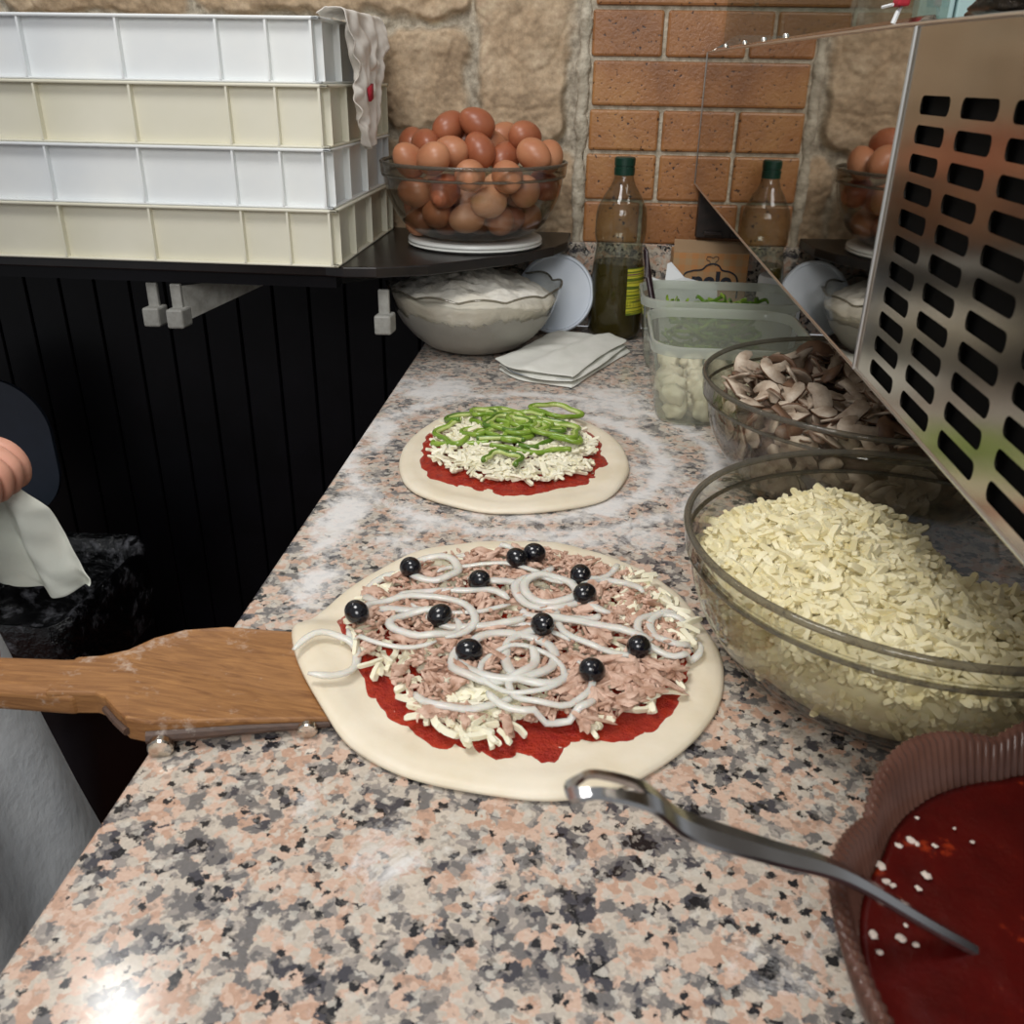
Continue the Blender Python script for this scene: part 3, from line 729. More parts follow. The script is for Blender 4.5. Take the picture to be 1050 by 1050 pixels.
# dark plate on the wall beneath the steel cabinet
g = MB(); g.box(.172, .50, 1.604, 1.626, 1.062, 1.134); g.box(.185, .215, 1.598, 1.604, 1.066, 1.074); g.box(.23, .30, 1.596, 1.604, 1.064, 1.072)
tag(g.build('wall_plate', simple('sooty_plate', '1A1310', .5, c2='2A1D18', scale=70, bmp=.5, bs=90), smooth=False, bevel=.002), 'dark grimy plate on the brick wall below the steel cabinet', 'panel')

# ------------------------------------------------------------------ plastic tubs
def rrect(hx, hy, r, n=8):
    P = []
    for cx, cy, a0 in ((hx-r, hy-r, 0), (-hx+r, hy-r, PI/2), (-hx+r, -hy+r, PI), (hx-r, -hy+r, 1.5*PI)):
        for i in range(n+1):
            a = a0+PI/2*i/n; P.append((cx+r*math.cos(a), cy+r*math.sin(a)))
    return P
def tub(label, cx, cy, hx, hy, H, rot=0):
    t = thing('plastic_tub', label, 'tub', (cx, cy, .9), rot)
    def shell(levels, name, mat):
        g = MB(); vs = []; n = None
        for (s, z, r) in levels:
            p = rrect(hx-s, hy-s, r); n = len(p); vs += [(x, y, z) for x, y in p]
        fs = [(i*n+j, i*n+(j+1)%n, (i+1)*n+(j+1)%n, (i+1)*n+j) for i in range(len(levels)-1) for j in range(n)]
        if name != 'rim': fs.append(tuple(range(n))[::-1])
        g.add(vs, fs); return g.build(name, mat, t, sharp=50)
    shell([(.020, .001, .03), (.014, .004, .034), (.011, .014, .036), (.007, H*.6, .038), (.004, H-.012, .04)], 'tub_body', m_plastic)
    shell([(.004, H-.012, .04), (.0, H-.012, .042), (-.001, H-.004, .043), (.0, H, .042), (.003, H+.001, .041), (.005, H-.002, .04), (.006, H-.012, .04)], 'rim', m_plasticrim)
    return t
tub('translucent plastic tub of pale chunks beside the mushroom bowl', .184, 1.212, .104, .112, .105)
tub('translucent plastic tub of green pepper strips near the wall', .194, 1.418, .118, .080, .110)
# pale chunks in the front tub
rnd = random.Random(11); cm = []
m_chunk = simple('pale_chunk', 'E9E1C8', .5, c2='D8CDB0', scale=40, bmp=.4, bs=60, sss=.1)
for k in range(4):
    bm = bmesh.new(); bmesh.ops.create_icosphere(bm, subdivisions=3, radius=.016)
    for v_ in bm.verts:
        v_.co *= 1+.5*noise.noise(v_.co*85+Vector((k*9, 0, 0)))+.2*noise.noise(v_.co*220); v_.co.z *= .75
    me = bpy.data.meshes.new('mozzarella_chunk'); bm.to_mesh(me); bm.free(); me.materials.append(m_chunk)
    me.polygons.foreach_set('use_smooth', [True]*len(me.polygons)); cm.append(me)
for lz in range(2):
    for ix in range(5):
        for iy in range(5):
            o = bpy.data.objects.new('mozzarella_chunk', cm[rnd.randrange(4)]); COL.objects.link(o)
            o.location = (.184+(ix-2)*.034+rnd.uniform(-.003, .003), 1.212+(iy-2)*.037+rnd.uniform(-.003, .003), .915+lz*.020+rnd.uniform(-.002, .004))
            o.rotation_euler = (rnd.uniform(0, 6), rnd.uniform(0, 6), rnd.uniform(0, 6)); o.scale = (1.0,)*3
            tag(o, 'pale cream chunk seen through the front translucent tub', 'cheese', 'pale chunks in the front tub')
# green strips in the rear tub
sm = []
for k in range(4):
    g = MB(); L = .035+.008*k; pts = [(L*math.cos(a)*.8, .022*math.sin(a), .004*math.sin(a*3)) for a in [(.2+k*.2)+i*(2.3-.2*k)/9 for i in range(10)]]
    g.tube(pts, .003, 6, flat=.6); o = g.build('pepper_strip', m_pepper if k % 2 else m_pepperd); sm.append(o.data); bpy.data.objects.remove(o)
for i in range(110):
    o = bpy.data.objects.new('pepper_strip', sm[i % 4]); COL.objects.link(o)
    lay = i//22
    o.location = (.194+rnd.uniform(-.052, .052), 1.418+rnd.uniform(-.028, .024), .912+lay*.018+rnd.uniform(0, .006)); o.rotation_euler = (rnd.uniform(-.4, .4), rnd.uniform(-.4, .4), rnd.uniform(0, 6.28))
    tag(o, 'thin strip of green pepper in the rear translucent tub', 'pepper', 'green pepper strips in the rear tub')
# spoon handle and papers behind the tubs
t = thing('plastic_spoon', 'dark plastic spoon leaning in the tub of green peppers', 'spoon', (.096, 1.43, .93))
g = MB(); g.tube([(.012, -.04, -.01), (.006, -.01, .04), (-.006, .03, .090), (-.013, .042, .128), (-.0145, .045, .134)], [.004, .0042, .0045, .0042, .002], 10, flat=1.2); g.build('handle', m_brownp, t)
g = MB(); g.lathe([(.004, 0), (.013, .003), (.017, .009), (.016, .009), (.012, .0045), (.004, .002)], 24); q = g.build('spoon_bowl', m_brownp, t, loc=(.014, -.045, -.018))
def crumple(name, label, cx, cy, z0, rx, ry, h, mat, cat, seed):
    g = MB(); n = 26; vs = []; fs = []
    for i in range(n+1):
        for j in range(n):
            a = 2*PI*j/n; f = i/n; r = math.cos(f*PI/2)**.7
            k = 1+.35*nz(math.cos(a)*2, math.sin(a)*2, f*2+seed, 1.5); vs.append((cx+rx*r*k*math.cos(a), cy+ry*r*k*math.sin(a), z0+h*f*(1+.25*nz(math.cos(a), math.sin(a), seed, 2))))
    for i in range(n):
        for j in range(n): fs.append((i*n+j, i*n+(j+1)%n, (i+1)*n+(j+1)%n, (i+1)*n+j))
    fs.append(tuple(range(n))[::-1])
    g.add(vs, fs); return tag(g.build(name, mat, sharp=25), label, cat)
# folded paper wedge
t = thing('paper_napkin', 'crumpled white paper between the green tub and the cardboard box', 'paper', (.150, 1.517, .883))
g = MB()
g.add([(-.055, 0, .085), (-.050, .004, .127), (-.030, -.006, .122), (-.028, .006, .148), (-.022, .010, .150), (0, -.004, .130), (.03, .002, .122), (.055, .004, .118), (.06, 0, .07), (0, -.01, .06)],
      [(0, 1, 2), (0, 2, 9), (2, 3, 5), (3, 4, 5), (2, 5, 9), (5, 6, 9), (6, 7, 8), (6, 8, 9)])
q = g.build('sheet', m_paper, t, smooth=False); q.modifiers.new('s', 'SOLIDIFY').thickness = .002
g = MB(); g.box(-.05, .055, .008, .020, .017, .118); g.build('paper_stack', m_paper, t, smooth=False, bevel=.004)
t = thing('paper_roll', 'white paper roll standing behind the green tub beside the steel cabinet', 'paper roll', (.312, 1.545, .882))
g = MB(); g.lathe([(.02, .018), (.036, .018), (.037, .024), (.037, .128), (.035, .133), (.02, .134)], 40); g.build('roll', m_paper, t, sharp=40)
g = MB(); g.lathe([(.010, .133), (.019, .133), (.019, .136), (.010, .136)], 24); g.build('core', simple('brown_core', '8A6A4A', .9), t, sharp=40)

# ------------------------------------------------------------------ folded towel on the worktop
def slab(outline, zt, zb, name, mat, rings=14, edge=.004, parent=None, per=4, center=None, loc=None):
    """filled outline: zt(x,y,f) top height, zb bottom height; rounded rim"""
    O = cr([(x, y, 0) for x, y in outline], per); n = len(O)
    cx = center[0] if center else sum(p.x for p in O)/n; cy = center[1] if center else sum(p.y for p in O)/n
    vs = []; fs = []
    fr = [(i+.02)/rings for i in range(rings)]+[1.0]
    for f in fr:
        for p in O:
            x, y = cx+(p.x-cx)*f, cy+(p.y-cy)*f; vs.append((x, y, zt(x, y, f)))
    for i in range(rings):
        for j in range(n): fs.append((i*n+j, (i+1)*n+j, (i+1)*n+(j+1)%n, i*n+(j+1)%n))
    fs.append(tuple(range(n)))
    b0 = rings*n
    for q, (dr, fz) in enumerate(((edge*.8, .33), (edge, .66), (edge*.4, 1.0))):
        for k_, p in enumerate(O):
            d = Vector((p.x-cx, p.y-cy, 0)).normalized(); x, y = p.x+d.x*dr, p.y+d.y*dr
            za = vs[b0+k_][2]; zb_ = zb(x, y) if callable(zb) else zb
            vs.append((x, y, za+(zb_-za)*fz))
        a0 = b0 if q == 0 else b0+q*n
        for j in range(n): fs.append((a0+j, a0+n+j, a0+n+(j+1)%n, a0+(j+1)%n))
    # bottom disc follows zb
    a0 = b0+3*n
    cvi = len(vs); vs.append((cx, cy, zb(cx, cy) if callable(zb) else zb))
    for j in range(n): fs.append((a0+(j+1)%n, a0+j, cvi))
    g = MB(); g.add(vs, fs); return g.build(name, mat, parent, sharp=0, loc=loc)
tw = thing('folded_cloth', 'pale folded cotton cloth on the worktop in front of the oil bottle', 'cloth', (0, 0, .9))
towl = [(-.128, 1.330), (-.124, 1.316), (-.100, 1.282), (-.060, 1.262), (-.025, 1.256), (-.014, 1.262), (.012, 1.33), (.040, 1.40), (.062, 1.450), (.062, 1.464), (.048, 1.478), (.012, 1.495), (-.03, 1.505), (-.050, 1.498), (-.078, 1.44), (-.10, 1.385)]
hh = [0.001, .0085, .0155, .022]
for k in range(3):
    sft = [(x+.004*math.sin(k*2+i)*.7-.002*k, y+.0035*math.cos(k*3+i*2)+k*.003) for i, (x, y) in enumerate(towl)]
    z0, z1 = hh[k], hh[k+1]-.0012
    fold0 = slab(sft, lambda x, y, f, z1=z1, k=k: z1+.0020*nz(x, y, k, 34)*(1 if k < 2 else 1.6)-(.0035*(f**5))+(.005*math.exp(-(((x+.03)*.9-(y-1.38)*.5)/.012)**2) if k == 2 else 0), z0, 'fold', m_cloth, 12, .0035, tw, 5)
g = MB(); L = cr([(-.126, 1.322, .0105), (-.105, 1.284, .010), (-.062, 1.262, .0098), (-.02, 1.259, .0105)], 8, False); g.tube(L, .0009, 6); g.build('hem_stripe', simple('grey_stripe', '7C828A', .9), fold0)

# ------------------------------------------------------------------ wooden pizza peel
pt = thing('pizza_peel', 'worn wooden pizza peel lying on the worktop under the tuna pizza', 'pizza peel', (0, 0, 0))
top = [(-.155, .574), (-.205, .571), (-.262, .560), (-.290, .551), (-.308, .538), (-.320, .521), (-.335, .512), (-.352, .508)]
bot = [(-.352, .466), (-.318, .469), (-.310, .466), (-.296, .454), (-.285, .446), (-.272, .444), (-.215, .462), (-.150, .482)]
g = MB(); g.prism(top+bot, .9045, .9235)
n_ = len(top+bot)
for i, (x, y, z) in enumerate(g.v):
    if i >= n_ and x > -.27: g.v[i] = (x, y, .9235-.018*(x+.27)/.125)
    if i < n_: g.v[i] = (x, y, .9055 if x < -.27 else .9045-.0030*(x+.27)/.125)
g.build('blade', m_wood, pt, smooth=False, bevel=.002)
g = MB(); g.prism([(-.33, .466), (-.33, .512), (-.36, .507), (-.42, .504), (-.487, .501), (-.487, .463), (-.42, .466), (-.352, .466)], .9035, .9233)
g.build('handle', m_wood, pt, smooth=False, bevel=.006, seg=4)
g = MB(); g.tube([(-.31, .4655, .9135), (-.296, .453, .9135), (-.285, .4445, .9135)], .0028, 8); g.tube([(-.272, .4435, .911), (-.215, .4605, .9085), (-.160, .477, .9045)], [.0045, .0035, .002], 8); g.build('dark_edge', m_woodd, pt)
for (x, y) in ((-.262, .441), (-.173, .468)):
    g = MB(); g.lathe([(.001, -.0035), (.004, -.003), (.0055, -.0005), (.0055, .002), (.0048, .0028), (.001, .003)], 20)
    q = g.build('screw', m_steelb, pt, sharp=30); q.rotation_euler = (PI/2+.1, 0, .25); q.scale = (1.5,)*3 if x < -.2 else (1.2,)*3; q.location = (x, y+.0005, .9065)

# ------------------------------------------------------------------ pizzas
def peel_lift(x, y):
    # the dough rides up over the peel blade at its left side
    a = min(max((-.118-x)/.070, 0), 1); a = a*a*(3-2*a)
    d = abs(y-.522-(x+.2)*.2); b_ = 1-min(max((d-.045)/.04, 0), 1); b_ = b_*b_*(3-2*b_)
    return .0125*a*b_
BP = [(-.213,.578),(-.193,.528),(-.157,.477),(-.124,.449),(-.090,.434),(-.047,.427),(-.005,.426),(.031,.440),(.062,.466),(.087,.498),(.105,.538),(.111,.588),(.100,.635),(.084,.680),(.052,.720),(.007,.748),(-.030,.758),(-.085,.753),(-.137,.731),(-.166,.699),(-.189,.656),(-.203,.615)]
BS = [(-.183,.587),(-.160,.544),(-.131,.488),(-.108,.476),(-.088,.455),(-.066,.457),(-.049,.449),(-.025,.455),(-.012,.447),(.000,.463),(.006,.474),(.037,.475),(.055,.486),(.072,.507),(.084,.53),(.093,.561),(.099,.593),(.09,.654),(.051,.707),(-.029,.742),(-.125,.713),(-.163,.672),(-.184,.616)]
BT = [(-.174,.583),(-.153,.540),(-.120,.510),(-.094,.478),(-.051,.474),(-.028,.476),(-.008,.490),(.018,.480),(.037,.500),(.068,.524),(.088,.574),(.084,.636),(.042,.692),(-.028,.727),(-.120,.700),(-.168,.650)]
SP = [(-.202,.929),(-.183,.876),(-.152,.847),(-.103,.827),(-.063,.827),(-.014,.843),(.026,.872),(.047,.927),(.050,.976),(.038,1.038),(.002,1.096),(-.050,1.127),(-.102,1.133),(-.164,1.111),(-.196,1.051),(-.207,.989)]
SS = [(-.185,.946),(-.164,.890),(-.142,.880),(-.118,.866),(-.098,.864),(-.075,.854),(-.05,.862),(-.025,.870),(0,.892),(.015,.909),(.018,.935),(.030,.962),(.022,.99),(.026,1.02),(.002,1.067),(-.049,1.100),(-.125,1.105),(-.180,1.064),(-.191,1.007)]
SC = [(-.168,.960),(-.152,.912),(-.099,.886),(-.037,.892),(.000,.926),(.008,.995),(-.014,1.052),(-.073,1.088),(-.145,1.078),(-.172,1.035)]
BPc = (-.05, .592); SPc = (-.08, .98)
def flat(x, y): return 0
def dough_top(th, lift, seed):
    def f_(x, y, f):
        e = .0014*math.exp(-((f-.93)/.055)**2)+.0020*nz(x, y, seed, 20)+.0009*nz(x, y, seed, 60)
        return .9015+lift(x, y)+th+e
    return f_
def pizza(name, label, outl, sauce, c, th, lift, seed):
    t = thing(name, label, 'pizza', (c[0], c[1], .9))
    dt = dough_top(th, lift, seed)
    sh_ = lambda P: P
    o = slab(outl, dt, lambda x, y: .9007+lift(x, y), 'dough', m_dough, 40, .0035, None, 6, c); o.parent = t; o.matrix_parent_inverse = Matrix.Translation((-c[0], -c[1], -.9))
    def st(x, y, f): return .9015+lift(x, y)*1.12+th+.0030+.0012*nz(x, y, seed+4, 90)+.0008*nz(x, y, seed, 210)-.0035*(f**10)
    rnd = random.Random(seed)
    S2 = []
    O = cr([(x, y, 0) for x, y in sauce], 5)
    for i, p in enumerate(O):
        d = Vector((p.x-c[0], p.y-c[1])); k = 1+.018*nz(p.x, p.y, seed, 90)+.01*nz(p.x, p.y, seed, 240); S2.append((c[0]+d.x*k, c[1]+d.y*k))
    o = slab(S2, st, lambda x, y: .9015+lift(x, y)+th-.002, 'tomato_sauce', m_sauce, 34, .001, None, 1, c); o.parent = t; o.matrix_parent_inverse = Matrix.Translation((-c[0], -c[1], -.9))
    return t
pizza('pizza', 'large raw pizza with tuna, onion and olives, resting on the peel', BP, BS, BPc, .0045, peel_lift, 3)
pizza('pizza', 'smaller raw pizza with cheese and green pepper at the back', SP, SS, SPc, .0050, flat, 8)

# shreds: many short bent bars in one mesh (nobody could count them)
def shreds(pts, mat, name, rnd, L=(.012, .024), wd=.0020, tilt=.5, normal=None):
    g = MB()
    for (x, y, z) in pts:
        l = rnd.uniform(*L); a = rnd.uniform(0, 2*PI); ti = rnd.uniform(-tilt, tilt); cu = rnd.uniform(-.5, .5)
        w_ = wd*rnd.uniform(.75, 1.2); D = Vector((math.cos(a)*math.cos(ti), math.sin(a)*math.cos(ti), math.sin(ti)))
        Sd = D.cross(Vector((0, 0, 1))).normalized(); U = Sd.cross(D); ro = rnd.uniform(0, 1.5)
        A = Sd*math.cos(ro)+U*math.sin(ro); B = -Sd*math.sin(ro)+U*math.cos(ro)
        c = Vector((x, y, z)); rings = []
        for q, t_ in enumerate((-.5, -.42, 0, .42, .5)):
            p = c+D*(l*t_)+Sd*(cu*l*(t_*t_-.12)); k = .6 if q in (0, 4) else 1
            rings.append([p+A*w_*k*sx+B*w_*.8*k*sy for sx, sy in ((-1, -1), (1, -1), (1, 1), (-1, 1))])
        vs = [p for R in rings for p in R]; fs = [(0, 3, 2, 1), (16, 17, 18, 19)]
        for i in range(4):
            for j in range(4): fs.append((i*4+j, i*4+(j+1)%4, i*4+4+(j+1)%4, i*4+4+j))
        g.add(vs, fs)
    return g.build(name, mat, sharp=50)
def scatter(poly, n, rnd, zf, ex=1.0, c=(0, 0)):
    out = []; xs = [p[0] for p in poly]; ys = [p[1] for p in poly]
    P = [(c[0]+(x-c[0])*ex, c[1]+(y-c[1])*ex) for x, y in poly]
    while len(out) < n:
        x = rnd.uniform(min(xs)-.01, max(xs)+.01); y = rnd.uniform(min(ys)-.01, max(ys)+.01)
        if inpoly(x, y, P): out.append((x, y, zf(x, y)))
    return out
rnd = random.Random(21)
zs_ = lambda x, y: .9115+.008*max(0, 1-(((x+.08)/.10)**2+((y-.985)/.12)**2))+rnd.uniform(-.001, .005)
P = scatter(SC, 1150, rnd, zs_, 1.07, SPc)
o = shreds(P, m_shredp, 'grated_cheese', rnd, (.010, .022), .0019, .4)
tag(o, 'grated cheese spread over the smaller pizza under the peppers', 'cheese', None, 'stuff')
zb_ = lambda x, y: .9112+peel_lift(x, y)+rnd.uniform(-.001, .004)
P = scatter(BT, 520, rnd, zb_, 1.03, BPc)
P += [p for p in scatter([(-.11, .49), (-.086, .462), (-.05, .460), (-.03, .466), (-.03, .50), (-.06, .52), (-.10, .52)], 70, rnd, lambda x, y: zb_(x, y)+.002)]
P += scatter([(.03, .63), (.088, .57), (.093, .62), (.075, .68), (.04, .69)], 50, rnd, lambda x, y: zb_(x, y)+.004)
o = shreds(P, m_shredp, 'grated_cheese', rnd, (.012, .024), .0021, .25)
tag(o, 'grated cheese showing around the tuna on the large pizza', 'cheese', None, 'stuff')

# tuna: lumpy flaked fish, one mass
def tuna_h(x, y):
    d = 1-min(1, (((x-BPc[0])/.155)**2+((y-BPc[1])/.165)**2))
    return .9125+peel_lift(x, y)*.95+.0075*d**.5+.0035*nz(x, y, 5, 38)
def tuna_mask(x, y):
    m_ = nz(x, y, 2, 17)+.55*nz(x, y, 7, 45)
    if y < .55 and x < -.02: m_ -= .30*min(1, (.55-y)/.06)
    if x > .05 and y > .6: m_ -= .25
    return m_ > (-.36 if y > .53 else -.22)
def tuna():
    rnd = random.Random(31); g = MB(); n = 0
    ico = bmesh.new(); bmesh.ops.create_icosphere(ico, subdivisions=2, radius=1); iv = [v_.co.copy() for v_ in ico.verts]; if_ = [tuple(v_.index for v_ in f.verts) for f in ico.faces]; ico.free()
    def lump(c, L, wd, h, seed):
        a = rnd.uniform(0, PI*2); ti = rnd.uniform(-.45, .45); E_ = Euler((rnd.uniform(-.6, .6), ti, a)).to_matrix(); vs = []
        for v_ in iv:
            p = Vector((v_.x*L, v_.y*wd, v_.z*h)); k = 1+.55*noise.noise(Vector((p.x*130+seed, p.y*420, p.z*420)))+.4*noise.noise(Vector((p.x*300, p.y*900+seed, p.z*900)))
            vs.append(Vector(c)+E_@(p*k))
        g.add(vs, if_)
    while n < 2300:
        x = rnd.uniform(-.18, .1); y = rnd.uniform(.46, .735)
        if not inpoly(x, y, BT) or not tuna_mask(x, y): continue
        z = tuna_h(x, y)+rnd.uniform(-.003, .0025)
        big = rnd.random(); fl = 1.5 if (y < .56 and rnd.random() < .5) else 1
        if big < .06: lump((x, y, z), rnd.uniform(.008, .012)*fl, rnd.uniform(.003, .005), .0022, n)
        elif big < .45: lump((x, y, z), rnd.uniform(.004, .008)*fl, rnd.uniform(.0012, .0024), .0014, n)
        else: lump((x, y, z+.001), rnd.uniform(.0018, .004), rnd.uniform(.0010, .002), .0014, n)
        n += 1
    for _ in range(70):
        x = rnd.uniform(.0, .078); y = rnd.uniform(.478, .555)
        if inpoly(x, y, BT): lump((x, y, tuna_h(x, y)+.002), rnd.uniform(.009, .016), rnd.uniform(.003, .005), .0022, _)
    return g.build('tuna_flakes', m_tuna, sharp=35)
tag(tuna(), 'pinkish brown flaked tuna heaped over the large pizza', 'tuna', None, 'stuff')

# olives
ol = [((-.139, .657), 'black olive at the rear left edge of the tuna pizza'), ((-.079, .643), 'round black olive left of the joined pair at the pizza back'),
      ((-.051, .683), 'left olive of the touching pair at the back of the pizza'), ((-.037, .698), 'right olive of the touching pair at the back of the pizza'),
      ((.004, .664), 'black olive tucked under an onion ring at the rear right'), ((.008, .628), 'black olive standing just in front of the rear right one'),
      ((-.163, .570), 'black olive nearest to the wooden peel on the pizza'), ((-.103, .588), 'black olive half hidden by the left onion spiral'),
      ((-.023, .580), 'pitted black olive showing its hole at the pizza centre'), ((-.074, .543), 'black olive under tuna at the lower centre left'),
      ((.049, .563), 'black olive under an onion strip near the right edge'), ((.015, .527), 'shiny round olive, frontmost on the pizza')]
g = MB(); pr_ = []
for i in range(1, 18):
    a = PI*i/18; pr_.append((.0090*math.sin(a), -.0103*math.cos(a)))
pr_ += [(.0026, .0088), (.0024, .002), (.0004, .001)]
g.lathe(pr_, 28); om = g.build('olive', m_olive, sharp=50); ome = om.data; bpy.data.objects.remove(om)
rnd = random.Random(5)
for i, ((x, y), lb) in enumerate(ol):
    o = bpy.data.objects.new('olive', ome); COL.objects.link(o); o.location = (x, y, tuna_h(x, y)+(.0085 if i not in (7, 9, 10, 4) else .006))
    o.rotation_euler = (1.25, 0, .5) if i == 8 else (rnd.uniform(.9, 2.4), rnd.uniform(-.6, .6), rnd.uniform(1.7, 4.5))
    tag(o, lb, 'olive', 'black olives on the tuna pizza')

# onion rings
def top_z(x, y): return tuna_h(x, y) if inpoly(x, y, BT) else .9078+peel_lift(x, y)*1.1
def onion(cx, cy, r, a0, a1, asp=1.0, rot=0, wd=.0026, lift=.004, spiral=0, label=None):
    n = max(10, int(abs(a1-a0)/12)); pts = []; g = MB(); closed = abs(a1-a0) >= 359 and not spiral
    sd = cx*91+cy*37
    wd = wd*(.48+.42*abs(math.sin(sd*13)))
    for i in range(n if closed else n+1):
        f = i/n; a = math.radians(a0+(a1-a0)*f); q = r*(1-spiral*f)*(1+.10*nz(math.cos(a), math.sin(a), sd, 1.3))
        x0, y0 = q*math.cos(a), q*asp*math.sin(a); x = cx+x0*math.cos(rot)-y0*math.sin(rot); y = cy+x0*math.sin(rot)+y0*math.cos(rot)
        pts.append((x, y, top_z(x, y)+lift+.0022*nz(x, y, sd, 40)+.0012*math.sin(a*2+sd)))
    rad = [wd*1.25*(1 if closed else min(1, .45+6*min(i, n-i)/n)) for i in range(len(pts))]
    g.tube(pts, [q*.82 for q in rad], 8, closed, flat=1.75)
    return tag(g.build('onion_ring', m_onion, sharp=0), label, 'onion', 'onion rings on the tuna pizza')
GEN = 'thin white onion slice lying across the flaked tuna'
on = [(-.121, .667, .021, 0, 360, 1.0, 0, 'small onion ring behind the rear left olive'), (-.150, .640, .024, 70, 260, 1.3, 0, 'onion arc hanging at the rear left edge of the pizza'),
      (-.090, .620, .045, 200, 330, .45, .1, 'long onion arc in the middle of the left half, above the large loop'), (-.07, .655, .05, 20, 170, .5, -.1, 'onion arc joining the round olive and the touching olive pair'), (-.06, .680, .042, 200, 330, .7, .5, 'short onion arc under the touching olive pair'), (-.085, .695, .035, 30, 200, .6, .1, 'shallow onion arc along the back left of the pizza'),
      (-.020, .640, .022, 0, 360, 1.0, 0, 'double onion ring behind the two right olives, outer ring'), (-.018, .642, .031, 120, 400, .9, .2, 'double onion ring behind the two right olives, loose arc'),
      (.031, .640, .025, -10, 250, 1.1, .3, 'wide onion arc at the rear right of the pizza'), (-.004, .690, .040, 190, 350, .8, .4, 'wide onion arc right of the touching olive pair'), (-.01, .61, .03, 180, 350, .5, 0, 'low onion arc behind the pitted central olive'),
      (.073, .590, .023, 0, 350, 1.25, .3, 'onion ring lying at the far right edge of the pizza'), (.078, .6, .018, 60, 300, 1.2, .3, 'smaller onion curl beside the far right ring'),
      (.030, .600, .043, 170, 330, .95, -.15, 'long onion arc sweeping over the right hand olive'), (.02, .574, .05, 40, 160, .35, -.2, 'flat onion strip linking the pitted olive and the right hand olive'),
      (-.119, .585, .044, -60, 200, .75, .1, 'large onion loop in the left half of the pizza'), (-.112, .578, .026, 60, 400, .65, 0, 'inner onion curl inside the large left loop'),
      (-.125, .575, .045, 185, 300, .7, .15, 'outer onion strip below the large left loop'), (-.145, .57, .05, 20, 120, .5, .3, 'onion strip between the left-edge olive and the large left loop'),
      (-.178, .528, .023, -80, 190, 1.15, -.3, 'onion ring lying on the bare dough beside the peel'),
      (-.045, .545, .034, 0, 360, .85, .2, 'large onion ring left of the frontmost olive'), (-.034, .528, .030, 0, 360, .9, -.3, 'overlapping onion ring directly left of the frontmost olive'),
      (-.055, .538, .030, 100, 380, .8, .4, 'onion curl overlapping the left side of the big central rings'), (-.024, .545, .024, 60, 330, 1.4, .2, 'narrow tall onion curl inside the big central rings'), (-.014, .517, .030, 150, 400, .9, .2, 'onion arc in front of the frontmost olive'),
      (-.02, .505, .038, 190, 350, .6, .05, 'shallow onion arc in front of the big central rings'), (-.03, .57, .03, 30, 170, .5, -.4, 'short onion arc between pitted olive and central rings'), (-.072, .505, .034, 190, 345, .7, .15, 'broad onion arc at the front left beside the cheese'),
      (-.10, .61, .05, 10, 150, .5, .1, 'onion strip above the large left loop, nearer the centre'), (-.075, .60, .04, 190, 340, .5, .1, 'onion arc between the large left loop and the pitted olive')]
for q in on: onion(*q[:7], label=q[7], lift=.0030+.0010*(int(abs(q[0])*1000) % 3))

# green pepper rings
def pepper(cx, cy, r, a0, a1, asp=1, rot=0, lift=.004, lobes=3, amp=.16, tone=0, label=None):
    n = 36; closed = abs(a1-a0) >= 359; pts = []; sd = cx*77+cy*31; g = MB(); g2 = MB()
    for i in range(n if closed else n+1):
        a = math.radians(a0+(a1-a0)*i/n); q = r*(1+amp*math.cos(lobes*a+sd)+.06*nz(math.cos(a), math.sin(a), sd, 1.5))
        x0, y0 = q*math.cos(a), q*asp*math.sin(a); x = cx+x0*math.cos(rot)-y0*math.sin(rot); y = cy+x0*math.sin(rot)+y0*math.cos(rot)
        zz = .9145+.009*max(0, 1-(((x+.08)/.10)**2+((y-.985)/.12)**2))+lift+.0025*nz(x, y, sd, 35)+.0015*math.sin(a+sd); pts.append((x, y, zz))
    g.tube(pts, .0031, 8, closed, flat=.9)
    o = g.build('pepper_ring', [m_pepper, m_pepperd][tone], sharp=0)
    ip = [(cx+(p[0]-cx)*.88, cy+(p[1]-cy)*.88, p[2]-.0002) for p in pts]
    g2.tube(ip, .0024, 6, closed); g2.build('inner_flesh', m_pepperi, o, sharp=0)
    return tag(o, label, 'pepper', 'green pepper rings on the smaller pizza')
G2 = 'green pepper slice in the overlapping heap on the smaller pizza'
